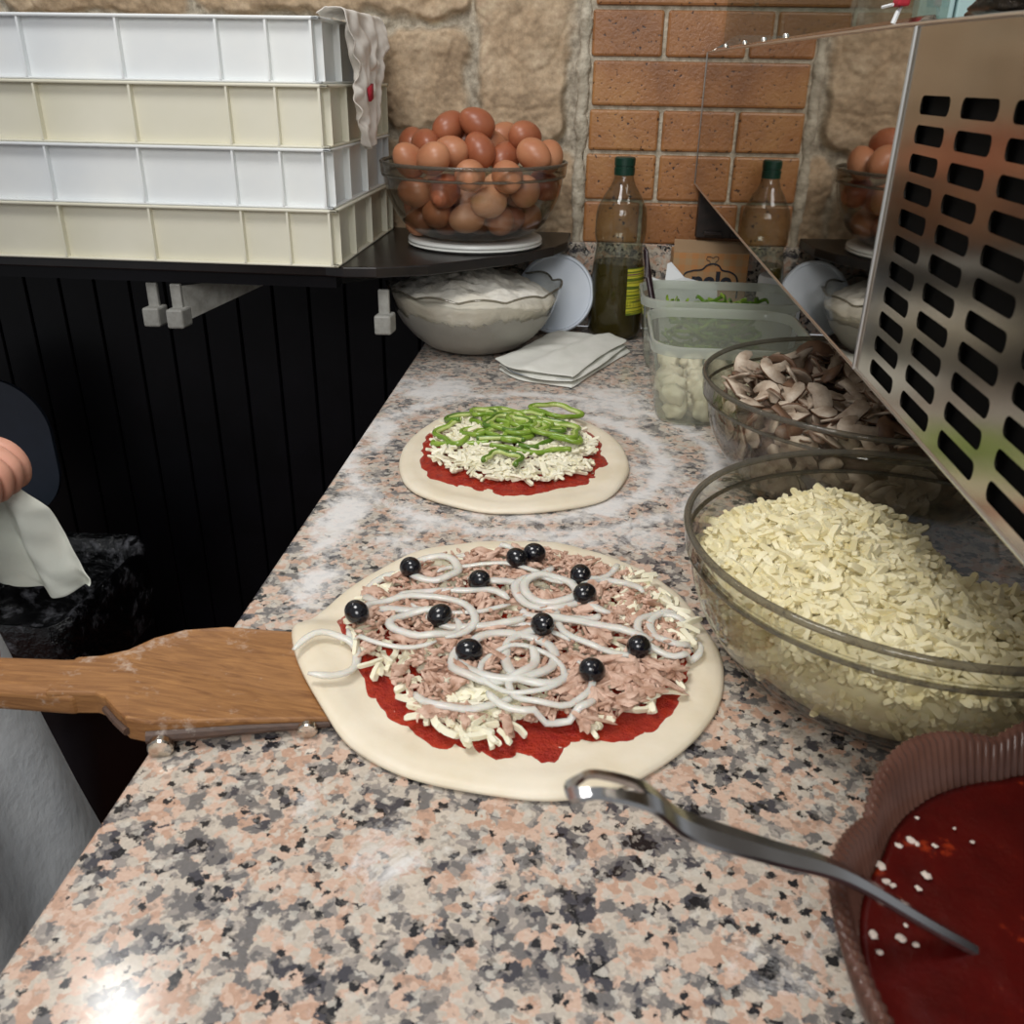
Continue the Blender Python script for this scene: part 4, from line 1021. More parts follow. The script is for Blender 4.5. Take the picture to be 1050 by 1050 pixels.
pp = [(-.105, 1.065, .024, 0, 360, .9, 0, 'pepper ring at the back left of the heap'), (-.035, 1.078, .029, 0, 360, .75, -.2, 'large flat pepper ring at the back right of the heap'),
      (-.135, 1.045, .030, 10, 230, .8, .1, 'long curved pepper strip at the back left'), (-.147, .995, .024, 80, 300, 1.5, .2, 'pepper hook at the left end of the heap'),
      (-.125, 1.00, .016, 120, 420, 1.3, -.3, 'small curled pepper ring at the left of the heap'), (-.09, 1.01, .025, 0, 360, 1.0, .2, 'pepper ring in the middle left of the heap'), (-.07, 1.04, .026, 0, 300, .8, .5, 'open pepper ring behind the middle of the heap'),
      (-.085, .985, .024, 0, 360, .9, -.2, 'pepper ring at the very middle of the heap'), (-.06, .98, .022, 0, 360, 1.1, .6, 'pepper ring just right of the heap middle'), (-.032, 1.0, .028, 0, 360, 1.0, 0, 'right hand pepper ring of the heap, seeds rib showing'),
      (-.022, .99, .020, 60, 400, 1.2, .4, 'pepper curl around the right hand ring'), (-.045, 1.03, .026, 0, 250, .7, -.3, 'half pepper ring at the back of the heap, right of centre'), (-.11, 1.035, .026, 150, 380, .7, 0, 'half pepper ring at the back of the heap, left of centre'), (-.075, 1.00, .030, 180, 400, .7, .1, 'pepper strip arching across the front middle'),
      (-.095, .955, .030, 30, 150, .4, -.1, 'thin pepper strip in front left of the middle'), (-.06, .955, .045, 200, 345, .35, .05, 'long dark pepper strip along the front of the heap'), (-.14, .972, .035, 190, 330, .35, -.1, 'thin pepper strip low at the left of the heap'),
      (-.085, .905, .020, -20, 230, .9, -.5, 'lone pepper curl lying in front of the heap'), (-.10, 1.02, .018, 0, 360, 1, .3, 'small pepper ring left of the middle, under others'), (-.055, 1.01, .017, 0, 360, 1, .9, 'small pepper ring right of the middle, under others'), (-.068, 1.06, .02, 0, 360, .8, .9, 'small pepper ring at the back centre of the heap'),
      (-.120, 1.055, .020, 0, 360, .9, .7, 'small pepper ring tucked under the back left ring'), (-.088, 1.035, .021, 0, 360, .9, 1.3, 'pepper ring behind the middle ring of the heap'),
      (-.046, 1.012, .023, 0, 360, .8, .1, 'flat pepper ring between the middle and the right hand ring'), (-.105, .990, .019, 0, 360, 1, 2.2, 'pepper ring low in the left middle of the heap'), (-.070, 1.018, .020, 0, 360, .9, 2.9, 'topmost pepper ring at the heap centre')]
for i, q in enumerate(pp): pepper(*q[:7], lift=.003+.0022*((i*7) % 4), tone=1 if i % 3 == 2 else 0, label=q[7], lobes=3+(i % 2))

# ------------------------------------------------------------------ grated cheese in the big bowl
def cheese_top(x, y):
    dx, dy = x-CB[0], y-CB[1]
    h = .078+.006*nz(x, y, 0, 18)+.004*nz(x, y, 3, 45)
    h += .012*math.exp(-((dx+.06)**2+(dy-.04)**2)/.004)+.008*math.exp(-((dx+.0)**2+(dy-.085)**2)/.0014)
    # scooped hollow at the back right
    q = ((dx-.10)/.075)**2+((dy-.085)/.075)**2
    h -= .062*math.exp(-q*1.1)
    return h
rnd = random.Random(9); P = []
while len(P) < 3300:
    x = rnd.uniform(-CR_, CR_); y = rnd.uniform(-CR_, CR_); r = math.hypot(x, y)
    h = cheese_top(CB[0]+x, CB[1]+y)
    if r > cheese_in(min(max(h, .01), .11))-.008: continue
    P.append((CB[0]+x, CB[1]+y, .9+h+rnd.uniform(-.004, .004)))
for _ in range(1500):                         # against the glass
    a = rnd.uniform(PI*.75, PI*2.05); z = rnd.uniform(.034, .085); r = cheese_in(z)-.013
    x, y = CB[0]+r*math.cos(a), CB[1]+r*math.sin(a)
    if z < cheese_top(x, y)+.004: P.append((x, y, .9+z))
o = shreds(P, m_shred, 'grated_cheese', rnd, (.012, .028), .0024, .6)
tag(o, 'pale yellow grated cheese heaped in the large glass bowl', 'cheese', None, 'stuff')
g = MB(); nr, na = 30, 72; vs = []; fs = []
for i in range(nr+1):
    for j in range(na):
        a = 2*PI*j/na; r = (cheese_in(.07)-.014)*i/nr+.0002; x, y = r*math.cos(a), r*math.sin(a)
        h = cheese_top(CB[0]+x, CB[1]+y)-.005
        r2 = min(r, cheese_in(max(h, .009))-.008); vs.append((r2*math.cos(a), r2*math.sin(a), max(h, .009)+.002*nz(x, y, 0, 150)))
for i in range(nr):
    for j in range(na): fs.append((i*na+j, (i+1)*na+j, (i+1)*na+(j+1)%na, i*na+(j+1)%na))
base = nr*na
for q in range(1, 9):
    for j in range(na):
        a = 2*PI*j/na; z0 = vs[base+j][2]; z = z0+(.0075-z0)*q/8; r = cheese_in(max(z, .0075))-.0065; vs.append((r*math.cos(a), r*math.sin(a), z))
    for j in range(na): b0 = base+(q-1)*na; fs.append((b0+j, b0+na+j, b0+na+(j+1)%na, b0+(j+1)%na))
fs.append(tuple(range(base+8*na, base+9*na))[::-1])
g.add(vs, fs); q = g.build('packed_cheese', m_shred, o, sharp=0, loc=(CB[0], CB[1], .9)); q['kind'] = 'stuff'

# ------------------------------------------------------------------ mushroom slices
m_mf = simple('mushroom_flesh', '9A8470', .55, c2='D2C2AE', scale=55, sss=.05); m_mc = simple('mushroom_cap_skin', '5A4232', .5, c2='7A5C46', scale=80)
mm_ = []
for k in range(5):
    s = .82+.08*k
    cap = [(-.019, .000), (-.0185, .007), (-.013, .0135), (-.005, .0165), (.005, .0165), (.013, .0135), (.0185, .007), (.019, .000), (.014, -.002), (.006, .002), (.0045, -.009), (.006, -.017), (-.006, -.017), (-.0045, -.009), (-.006, .002), (-.014, -.002)]
    if k == 3: cap = cap[:9]+[(.006, .001), (-.006, .001)]+cap[15:]
    g = MB(); n = len(cap)
    bend = lambda x, y: (.002+.0012*k)*math.cos(x*90)+.0012*math.sin(y*120+k)
    T = .0011; vs = [(x*s, y*s, bend(x, y)-T) for x, y in cap]+[(x*s, y*s, bend(x, y)+T) for x, y in cap]
    vs += [(0, .008*s, bend(0, .008)-T), (0, .008*s, bend(0, .008)+T)]
    fs = []; 
    for i in range(n):
        j = (i+1)%n; g_m = 1 if i < 9 else 0
        g.add([vs[i], vs[j], vs[n+j], vs[n+i]], [(0, 1, 2, 3)], g_m)
        g.add([vs[j], vs[i], vs[2*n]], [(0, 1, 2)], 0); g.add([vs[n+i], vs[n+j], vs[2*n+1]], [(0, 1, 2)], 0)
    ob = g.build('mushroom_slice', [m_mf, m_mc], sharp=60); me = ob.data
    if k == 4: me.materials[0] = m_mc
    bm = bmesh.new(); bm.from_mesh(me); bmesh.ops.remove_doubles(bm, verts=bm.verts, dist=1e-5); bmesh.ops.recalc_face_normals(bm, faces=bm.faces); bm.to_mesh(me); bm.free()
    mm_.append(me); bpy.data.objects.remove(ob)
rnd = random.Random(17); placed = 0
def mtop(x, y): return .100+.010*nz(x, y, 0, 12)+.010*(1-((x/.15)**2+(y/.15)**2))+.008*min(1, max(0, (y+.05)/.1))
slots = []
for i in range(165):
    r = .150*math.sqrt(rnd.random()); a = rnd.uniform(0, 2*PI); x, y = r*math.cos(a), r*math.sin(a); slots.append((x, y, mtop(x, y)+rnd.uniform(-.010, .004), 0))
for i in range(75):
    a = rnd.uniform(PI*.7, PI*2.0); z = rnd.uniform(.018, .09); r = mush_in(z)-.016; slots.append((r*math.cos(a), r*math.sin(a), z, 1))
for i in range(50):
    r = .11*math.sqrt(rnd.random()); a = rnd.uniform(0, 2*PI); slots.append((r*math.cos(a), r*math.sin(a), rnd.uniform(.07, .09), 0))
for (x, y, z, side) in slots:
    o = bpy.data.objects.new('mushroom_slice', mm_[rnd.randrange(5)]); COL.objects.link(o); o.location = (MBc[0]+x, MBc[1]+y, .9+z)
    if side: o.rotation_euler = (PI/2+rnd.uniform(-.5, .3), rnd.uniform(-1, 1), math.atan2(y, x)+PI/2)
    else: o.rotation_euler = (rnd.gauss(0, .5), rnd.gauss(0, .5), rnd.uniform(0, 6.28))
    if not side and math.hypot(x, y) < .12: o.scale = (1.12,)*3
    tag(o, 'brown-edged slice of raw mushroom in the middle glass bowl', 'mushroom', 'sliced mushrooms in the glass bowl')
g = MB(); g.lathe([(.03, .012), (.07, .014), (.105, .03), (.132, .06), (.138, .078), (.11, .088), (.05, .093), (.01, .094)], 48)
tag(g.build('mushroom_pieces', simple('packed_mushroom', '5E4A3C', .8, c2='8E7866', scale=60, bmp=.8, bs=80, bd=.006), loc=(MBc[0], MBc[1], .9), sharp=0), 'packed brown mushroom pieces under the visible slices in the bowl', 'mushroom', None, 'stuff')

# ------------------------------------------------------------------ sauce bowl, scalloped rose-brown glass with fine ribs
SB = (.262, .243); SH = .108
def ribfn(r, z, a):
    t = max(z/SH, 0)**2; s = abs(math.sin(9*a/2+.9)); rib = .0008*math.sin(a*210)*min(1, z/.03)
    return r*(1+.05*t*(s-.6))+rib, z*(1+.075*t*(s-.65))
m, nt, b, o = newmat('rose_brown_glass')
v = coord(nt); cc = ramp(nt, tex(nt, v, 'Noise', 18, 4), [(.3, lin('54362C')), (.7, lin('7C574A'))])
nt.links.new(cc, b.inputs['Base Color']); b.inputs['Roughness'].default_value = .22; b.inputs['Transmission Weight'].default_value = .35; b.inputs['IOR'].default_value = 1.3
b.inputs['Coat Weight'].default_value = .3
m_rose = m
t = thing('sauce_bowl', 'scalloped rose-brown ribbed glass bowl holding tomato sauce', 'bowl', (SB[0], SB[1], .9))
sp = [(.055, .001), (.068, .003), (.090, .014), (.112, .034), (.132, .060), (.146, .084), (.154, .108)]
g = MB(); inn = [(r-.006, max(z, .008)) for r, z in sp[::-1]]; inn[0] = (.148, .107)
g.lathe([(.154*0+.055, .001)]+sp[1:]+[(.1525, .1095)]+inn, 1050, fn=ribfn); g.build('shell', m_rose, t, sharp=0)
g = MB(); vs = []; fs = []; nr, na = 40, 96
for i in range(nr+1):
    for j in range(na):
        a = 2*PI*j/na; R = (.1395*(1+.05*(.55)*(abs(math.sin(9*a/2+.9))-.6)))*i/nr+.0001; x, y = R*math.cos(a), R*math.sin(a)
        vs.append((x, y, .0830+.0012*nz(x, y, 0, 30)+.0008*nz(x, y, 4, 90)+(.002*(i/nr)**12)))
for i in range(nr):
    for j in range(na): fs.append((i*na+j, (i+1)*na+j, (i+1)*na+(j+1)%na, i*na+(j+1)%na))
b0 = nr*na
for q, (r, z) in enumerate(((.115, .056), (.098, .035), (.07, .014))):
    for j in range(na): a = 2*PI*j/na; vs.append((r*math.cos(a), r*math.sin(a), z))
    for j in range(na): fs.append((b0+j, b0+na+j, b0+na+(j+1)%na, b0+(j+1)%na))
    b0 += na
fs.append(tuple(range(b0, b0+na))[::-1]); g.add(vs, fs)
tag(g.build('tomato_sauce', m_saucebowl, sharp=0, loc=(SB[0], SB[1], .9)), 'dark red tomato sauce filling the scalloped bowl', 'sauce', None, 'stuff')
rnd = random.Random(12)
m_crumb = simple('cheese_crumb', 'D9C9BC', .8, bmp=.5, bs=400)
cs = []
for k in range(3):
    bm = bmesh.new(); bmesh.ops.create_icosphere(bm, subdivisions=2, radius=1)
    for v_ in bm.verts: v_.co *= 1+.5*noise.noise(v_.co*2+Vector((k*5, 0, 0))); v_.co.z *= .6
    me = bpy.data.meshes.new('cheese_crumb'); bm.to_mesh(me); bm.free(); me.materials.append(m_crumb); cs.append(me)
for (x, y, s) in [(0.1778, 0.3655, 0.003), (0.1801, 0.3637, 0.0022500000000000003), (0.161, 0.3279, 0.0022500000000000003), (0.1544, 0.3237, 0.001875), (0.1634, 0.3258, 0.0015), (0.143, 0.3105, 0.002625), (0.1428, 0.3018, 0.001875), (0.1452, 0.2999, 0.0015), (0.1616, 0.307, 0.0022500000000000003), (0.1559, 0.2995, 0.0015), (0.1894, 0.3297, 0.0011250000000000001), (0.1231, 0.2883, 0.0015), (0.1298, 0.2729, 0.0022500000000000003), (0.1406, 0.2722, 0.0022500000000000003), (0.1458, 0.2699, 0.0015), (0.1446, 0.2792, 0.0011250000000000001), (0.1654, 0.2706, 0.0015), (0.1685, 0.3428, 0.0011250000000000001), (0.1712, 0.3255, 0.00135), (0.1841, 0.3376, 0.0009), (0.13, 0.2647, 0.0015)]:
    o = bpy.data.objects.new('cheese_crumb', cs[rnd.randrange(3)]); COL.objects.link(o); o.location = (x, y, .9845+s*.2); o.scale = (s*1.0, s*.8, s*.7); o.rotation_euler = (0, 0, rnd.uniform(0, 6))
    tag(o, 'tiny whitish crumb floating on the tomato sauce', 'crumb', 'crumbs on the tomato sauce')

# ------------------------------------------------------------------ steel spoon
t = thing('serving_spoon', 'steel spoon with a looped handle end resting in the tomato sauce', 'spoon', (0, 0, 0))
A = Vector((.004, .238, 1.084)); B_ = Vector((.110, .268, 1.0205)); Cc = Vector((.190, .274, .969))
path = cr([A+Vector((-.003, -.0005, -.0035)), A+Vector((.0015, 0, -.0012)), A+Vector((.008, .002, -.001)), A+Vector((.025, .007, -.0095)), A*.62+B_*.38+Vector((0, 0, -.001)), A*.3+B_*.7+Vector((0, 0, .0)), B_+Vector((0, 0, .0015)), (B_+Cc)/2, Cc], 8, False)
side = Vector((-.2, 1, .02)).normalized(); n = len(path)
def wdt(f): return .0044+.0030*math.sin(min(f/.35, 1)*PI/2) - .0040*max(0, (f-.55)/.45)
def hole(f): return (.0030*math.sqrt(max(0, 1-((f-.235)/.135)**2)) if abs(f-.235) < .135 else 0)
vs = []; fs = []; g = MB(); sect = []
for i, p in enumerate(path):
    f = i/(n-1); W_ = wdt(f)*(1 if f > .03 else .75); h = hole(f); tn = (path[min(i+1, n-1)]-path[max(i-1, 0)]).normalized(); up_ = side.cross(tn).normalized()
    if up_.z < 0: up_ = -up_
    T = .0011
    for sg in (1, -1):
        for (ww, tt) in ((W_, 0), (W_*.9, T), (max(h, .00001), T), (max(h, .00001), -T), (W_*.9, -T)):
            bow = -.0012*(ww/W_)**2
            sect.append(p+side*sg*ww+up_*(tt+bow+.0012))
for i in range(n-1):
    for s_ in (0, 5):
        a = i*10+s_; b0 = a+10
        for k in range(5):
            k2 = (k+1)%5; q = (a+k, a+k2, b0+k2, b0+k); fs.append(q if s_ else q[::-1])
fs += [(0, 1, 2, 3, 4), (9, 8, 7, 6, 5)]
e = (n-1)*10; fs += [(e+4, e+3, e+2, e+1, e), (e+5, e+6, e+7, e+8, e+9)]
g.add(sect, fs); g.build('handle', m_spoon, t, sharp=35)
g = MB(); g.lathe([(.001, 0), (.012, .001), (.022, .006), (.027, .013), (.0262, .013), (.0212, .0072), (.0115, .0024), (.001, .0014)], 32); q = g.build('spoon_bowl', m_spoon, t, loc=(.213, .277, .951), sharp=60)

# ------------------------------------------------------------------ steel cabinet with slotted side
XB = .188
def XF(y): return XB-max(0, y-.637)*.035+.0100*max(0, y-.637)**2
hc = thing('steel_cabinet', 'polished stainless steel cabinet with slotted side hanging over the bowls', 'cabinet', (XB, .8, 1.137))
OFF = Vector((-XB, -.8, -1.137))
def hb(gm, name, mat, par=hc, **k):
    gm.v = [(v_[0]-XB, v_[1]-.8, v_[2]-1.137) for v_ in gm.v]; return gm.build(name, mat, par, **k)
ztop = lambda y: float(np.interp(y, [.03, .33, .50, .66, 1.62], [1.320, 1.3255, 1.3305, 1.334, 1.3425]))
zbot = lambda y: 1.1197+.027*max(0, (y-.637)/.981)
YS = .637; YN = .03
g = MB()
ny = 24
vs = []
for i in range(ny+1):
    y = YS+(1.618-YS)*i/ny
    vs += [(XF(y), y, zbot(y)), (XF(y), y, ztop(y)), (XF(y)+.002, y, ztop(y)), (XF(y)+.002, y, zbot(y))]
fs = []
for i in range(ny):
    a = i*4
    for k in range(4): fs.append((a+k, a+(k+1)%4, a+4+(k+1)%4, a+4+k))
fs += [(3, 2, 1, 0), (ny*4, ny*4+1, ny*4+2, ny*4+3)]
g.add(vs, fs); hb(g, 'polished_panel', m_steel, smooth=False)
# slotted panel
g = MB(); cw, chh = .0675, .0158; ycs = [.5795-.0675*k for k in range(8)]; zcs = [1.290-.0158*j for j in range(11)]
y0, y1 = ycs[-1]-cw/2, ycs[0]+cw/2; za, zb2 = zcs[-1]-chh/2, zcs[0]+chh/2
def quad(ya, yb, z0, z1): g.add([(XB, ya, z0), (XB, yb, z0), (XB, yb, z1), (XB, ya, z1)], [(0, 3, 2, 1)])
def strip_top():
    for i in range(12):
        a = YN+(YS-YN)*i/12; b_ = YN+(YS-YN)*(i+1)/12; g.add([(XB, a, zb2), (XB, b_, zb2), (XB, b_, ztop(b_)), (XB, a, ztop(a))], [(0, 3, 2, 1)])
strip_top(); quad(YN, YS, 1.1197, za); quad(YN, y0, za, zb2); quad(y1, YS, za, zb2)
hl, hh_, rc = .0249, .0051, .0040
for yc in ycs:
    for zc in zcs:
        slot = []
        for (sy, sz, a0) in ((1, 1, 0), (-1, 1, PI/2), (-1, -1, PI), (1, -1, 1.5*PI)):
            for q in range(4):
                a = a0+PI/2*q/3; slot.append((sy*(hl-rc)+rc*math.cos(a), sz*(hh_-rc)+rc*math.sin(a)))
        n_ = len(slot); outer = []
        for i, (u_, v_) in enumerate(slot):
            sy = 1 if i//4 in (0, 3) else -1; sz = 1 if i//4 in (0, 1) else -1
            q = i % 4; vert_first = (i//4) in (0, 2)
            # corners of the cell, split between its two sides
            if vert_first: cy, cz = ((sy*cw/2, v_) if q == 0 else ((sy*cw/2, sz*chh/2) if q in (1, 2) else (u_, sz*chh/2)))
            else: cy, cz = ((u_, sz*chh/2) if q == 0 else ((sy*cw/2, sz*chh/2) if q in (1, 2) else (sy*cw/2, v_)))
            outer.append((cy, cz))
        vs = [(XB, yc+a, zc+b_) for a, b_ in outer]+[(XB, yc+a, zc+b_) for a, b_ in slot]+[(XB+.0012, yc+a, zc+b_) for a, b_ in slot]
        fs = []
        for i in range(n_):
            j = (i+1) % n_
            if outer[i] != outer[j]: fs.append((i, n_+i, n_+j, j))
            else: fs.append((i, n_+i, n_+j))
            fs.append((n_+i, 2*n_+i, 2*n_+j, n_+j))
        g.add(vs, fs)
hb(g, 'slotted_panel', m_steelb, smooth=False)
g = MB(); g.tube([(XB-.0006, YS, 1.1197), (XB-.0006, YS, ztop(YS)-.001)], .0016, 8); hb(g, 'seam', m_steeledge)
g = MB(); g.tube([(XB, YN, 1.1199)]+[(XF(YS+.981*i/12), YS+.981*i/12, zbot(YS+.981*i/12)+.0003) for i in range(13)], .0012, 8); hb(g, 'bottom_edge', m_steeledge)
g = MB(); g.tube([(XF(1.618)-.0002, 1.618, zbot(1.618)), (XF(1.618)-.0002, 1.618, ztop(1.618))], .0010, 6); g.tube([(XF(YN+1.588*i/20)+.001, YN+1.588*i/20, ztop(YN+1.588*i/20)) for i in range(21)], .0016, 8); hb(g, 'top_edge', m_steeledge)
g = MB(); g.add([(XF(y)+dx, y, zbot(y)+.002) for y in (YN, YS, .88, 1.12, 1.36, 1.60) for dx in (.0025, .5)], [(2*i, 2*i+2, 2*i+3, 2*i+1) for i in range(5)]); hb(g, 'underside', m_steelb, smooth=False)
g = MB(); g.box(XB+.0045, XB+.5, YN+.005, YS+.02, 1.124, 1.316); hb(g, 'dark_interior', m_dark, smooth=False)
g = MB(); g.add([(XF(y)+dx, y, ztop(y)) for y in (YN, .33, .50, .66, .9, 1.12, 1.36, 1.60) for dx in (.002, .5)], [(2*i, 2*i+1, 2*i+3, 2*i+2) for i in range(7)]); hb(g, 'top', m_steelb, smooth=False)
g = MB(); g.box(XB+.475, XB+.478, YN, 1.60, 1.139, 1.33); g.box(XB, XB+.5, YN-.003, YN, 1.12, 1.32); hb(g, 'outer_panel', m_steelb, smooth=False)
# gutter with fixings behind the top edge
g = MB(); P8 = [(.004, 0), (.010, .0055), (.016, .006), (.018, .000)]
vs = [];
for y in (1.60, YS+.02):
    for (dx, dz) in P8: vs.append((XF(y)+dx, y, ztop(y)+dz))
g.add(vs, [(0, 1, 5, 4), (1, 2, 6, 5), (2, 3, 7, 6), (3, 2, 1, 0), (4, 5, 6, 7)]); hb(g, 'top_channel', m_steelb, smooth=False)
x_ = XF(1.6)
g = MB(); g.add([(x_+.002, 1.60, 1.343), (x_+.040, 1.60, 1.366), (x_+.14, 1.60, 1.366), (x_+.14, 1.60, 1.343), (x_+.002, 1.594, 1.343), (x_+.040, 1.594, 1.366), (x_+.14, 1.594, 1.366), (x_+.14, 1.594, 1.343)],
                [(0, 1, 2, 3), (7, 6, 5, 4), (0, 4, 5, 1), (1, 5, 6, 2), (2, 6, 7, 3)]); hb(g, 'end_bracket', m_steel, smooth=False)
for y in (1.47, 1.30, 1.17, 1.05):
    g = MB(); g.lathe([(.001, 0), (.003, 0), (.0034, .002), (.0025, .004), (.001, .0045)], 16, (XF(y)+.007, y, ztop(y)+.004)); hb(g, 'fixing', m_steeledge)
# glass guard standing on the cabinet
g = MB(); g.add([(XF(y)+dx, y, z) for y in (.66, 1.585) for z in (ztop(y)+.001, 1.72) for dx in (.019, .024)], [(0, 1, 3, 2), (4, 6, 7, 5), (0, 2, 6, 4), (1, 5, 7, 3), (2, 3, 7, 6), (0, 4, 5, 1)])
tag(g.build('glass_guard', clear('guard_glass', 'EEF3F0', 'B8C4BE', .02), smooth=False), 'clear glass guard standing on top of the steel cabinet', 'glass panel')
# red and white tag
t = thing('plastic_tag', 'tiny red and white tag on the steel cabinet top edge', 'tag', (.196, .70, 1.340))
g = MB(); g.box(-.006, .002, -.004, .010, .007, .012); g.build('red_end', m_red, t, smooth=False, bevel=.0015)
g = MB(); g.tube([(0, 0, .010), (-.004, 0, .004), (-.006, 0, -.003)], .0016, 6); g.tube([(-.008, 0, .008), (-.012, .01, .007)], .001, 6); g.build('white_stem', m_paper, t)
# dark glossy bag lying on top
def bag():
    g = MB(); n, k = 40, 60; vs = []; fs = []
    for i in range(n+1):
        for j in range(k):
            f = i/n; a = 2*PI*j/k; r = math.sin(f*PI)**.55; q = 1+.25*nz(math.cos(a)*1.5, math.sin(a)*1.5, f*3, 1.6)
            vs.append((.305+.085*r*q*math.cos(a), .60+.16*r*q*math.sin(a), 1.336+.030*(1-math.cos(f*PI))/2*(1+.35*nz(math.cos(a)*2, math.sin(a)*2, f*2, 1.3))))
    for i in range(n):
        for j in range(k): fs.append((i*k+j, i*k+(j+1)%k, (i+1)*k+(j+1)%k, (i+1)*k+j))
    g.add(vs, fs); return g.build('plastic_bag', simple('dark_wrap', '3A3532', .2, c2='241F1D', scale=30, bmp=.6, bs=30, bd=.01), sharp=0)
tag(bag(), 'dark crinkled bag lying on top of the steel cabinet', 'bag')

# ------------------------------------------------------------------ pedal bin
bn = thing('pedal_bin', 'dark grey pedal bin with a black bag and its lid open', 'bin', (-1.0, 1.325, 0))
def loft(levels, name, mat, par, cap=True, nrm=8, wob=0, thick=0):
    g = MB(); vs = []; n = None
    for (hx, hy, r, z, ox) in levels:
        p = rrect(hx, hy, r, nrm); n = len(p)
        for (x, y) in p:
            k = 1+wob*nz(x, y, z, 14)+wob*.6*nz(x, y, z, 45); vs.append((x*k+ox, y*k, z+wob*.25*nz(x, y, z, 18)))
    fs = [(i*n+j, i*n+(j+1)%n, (i+1)*n+(j+1)%n, (i+1)*n+j) for i in range(len(levels)-1) for j in range(n)]
    if cap: fs.append(tuple(range(n))[::-1])
    g.add(vs, fs); o = g.build(name, mat, par, sharp=45)
    if thick: s = o.modifiers.new('s', 'SOLIDIFY'); s.thickness = thick; s.offset = 0
    return o
loft([(.125, .115, .03, .004, 0), (.130, .120, .035, .02, 0), (.150, .135, .04, .25, 0), (.165, .15, .045, .46, 0), (.170, .155, .045, .47, 0)], 'bin_body', m_binp, bn, thick=.004)
loft([(.176, .160, .05, .325, 0), (.1765, .160, .05, .345, 0), (.178, .161, .05, .37, 0), (.179, .163, .05, .40, 0), (.180, .165, .05, .43, 0), (.182, .166, .05, .46, 0), (.183, .166, .05, .482, 0), (.178, .160, .05, .492, 0), (.168, .150, .05, .486, 0), (.160, .142, .05, .46, 0), (.15, .135, .05, .42, 0), (.145, .13, .05, .36, 0), (.14, .125, .05, .28, 0), (.13, .12, .05, .15, 0)], 'bin_bag', m_bag, bn, nrm=24, wob=.045)
g = MB(); lp = rrect(.125, .135, .10, 14)
LZ = .66
vs = [(x, .17, LZ+y) for x, y in lp]+[(x*.93, .178, LZ+y*.93) for x, y in lp]; n = len(lp)
g.add([(x, .162, LZ+y) for x, y in lp]+vs, [tuple(range(n)), tuple(range(2*n, 3*n))[::-1]]+[(k*n+i, (k)*n+(i+1)%n, (k+1)*n+(i+1)%n, (k+1)*n+i) for k in range(2) for i in range(n)])
o = g.build('bin_lid', m_lid, bn, sharp=40); o.location.x = -.105
g = MB(); g.box(-.05, -.02, .150, .172, .47, .54); g.box(-.16, -.13, .150, .172, .47, .54); g.build('hinge', m_binp, bn, smooth=False, bevel=.002)
g = MB(); g.prism([(-.01, -.150), (.085, -.150), (.08, -.118), (-.005, -.118)], .012, .028); g.build('pedal', simple('black_plastic', '0A0A0C', .4), bn, smooth=False, bevel=.004)
g = MB(); g.add([(-.02, -.1225, .03), (-.005, -.1228, .075), (.03, -.1235, .09), (.065, -.1228, .085), (.092, -.1222, .06), (.10, -.122, .028)], [(0, 5, 4, 3, 2, 1)]); q = g.build('pedal_recess', m_dark, bn, smooth=False); q.modifiers.new('s', 'SOLIDIFY').thickness = .006

# ------------------------------------------------------------------ person at the left edge
def skinmesh(name, chains, mat, parent=None, sub=2):
    """chains: list of lists of (x,y,z,rx[,ry]); later chains may start at an existing vertex (int index)"""
    vs = []; es = []; rad = []; roots = []
    for ch in chains:
        prev = None
        for p in ch:
            if isinstance(p, int): prev = p; continue
            vs.append(p[:3]); rad.append((p[3], p[4] if len(p) > 4 else p[3])); i = len(vs)-1
            if prev is not None: es.append((prev, i))
            else: roots.append(i)
            prev = i
    me = bpy.data.meshes.new(name); me.from_pydata(vs, es, []); me.update()
    o = bpy.data.objects.new(name, me); COL.objects.link(o)
    sm_ = o.modifiers.new('skin', 'SKIN'); sm_.use_smooth_shade = True; sm_.branch_smoothing = .6
    if not me.skin_vertices: 
        bm = bmesh.new(); bm.from_mesh(me); bm.verts.layers.skin.verify(); bm.to_mesh(me); bm.free()
    for i, (a, b_) in enumerate(rad): me.skin_vertices[0].data[i].radius = (a, b_); me.skin_vertices[0].data[i].use_root = i in roots
    q = o.modifiers.new('sub', 'SUBSURF'); q.levels = sub; q.render_levels = sub
    me.materials.append(mat)
    if parent: o.parent = parent
    return o
PX, PY = -.672, .445
ps = thing('person', 'person in a white apron standing at the left, holding a pale cloth', 'person', (PX, PY, 0))
def L(*c): return c
HL = (.178, .243, .992)         # left hand centre, local
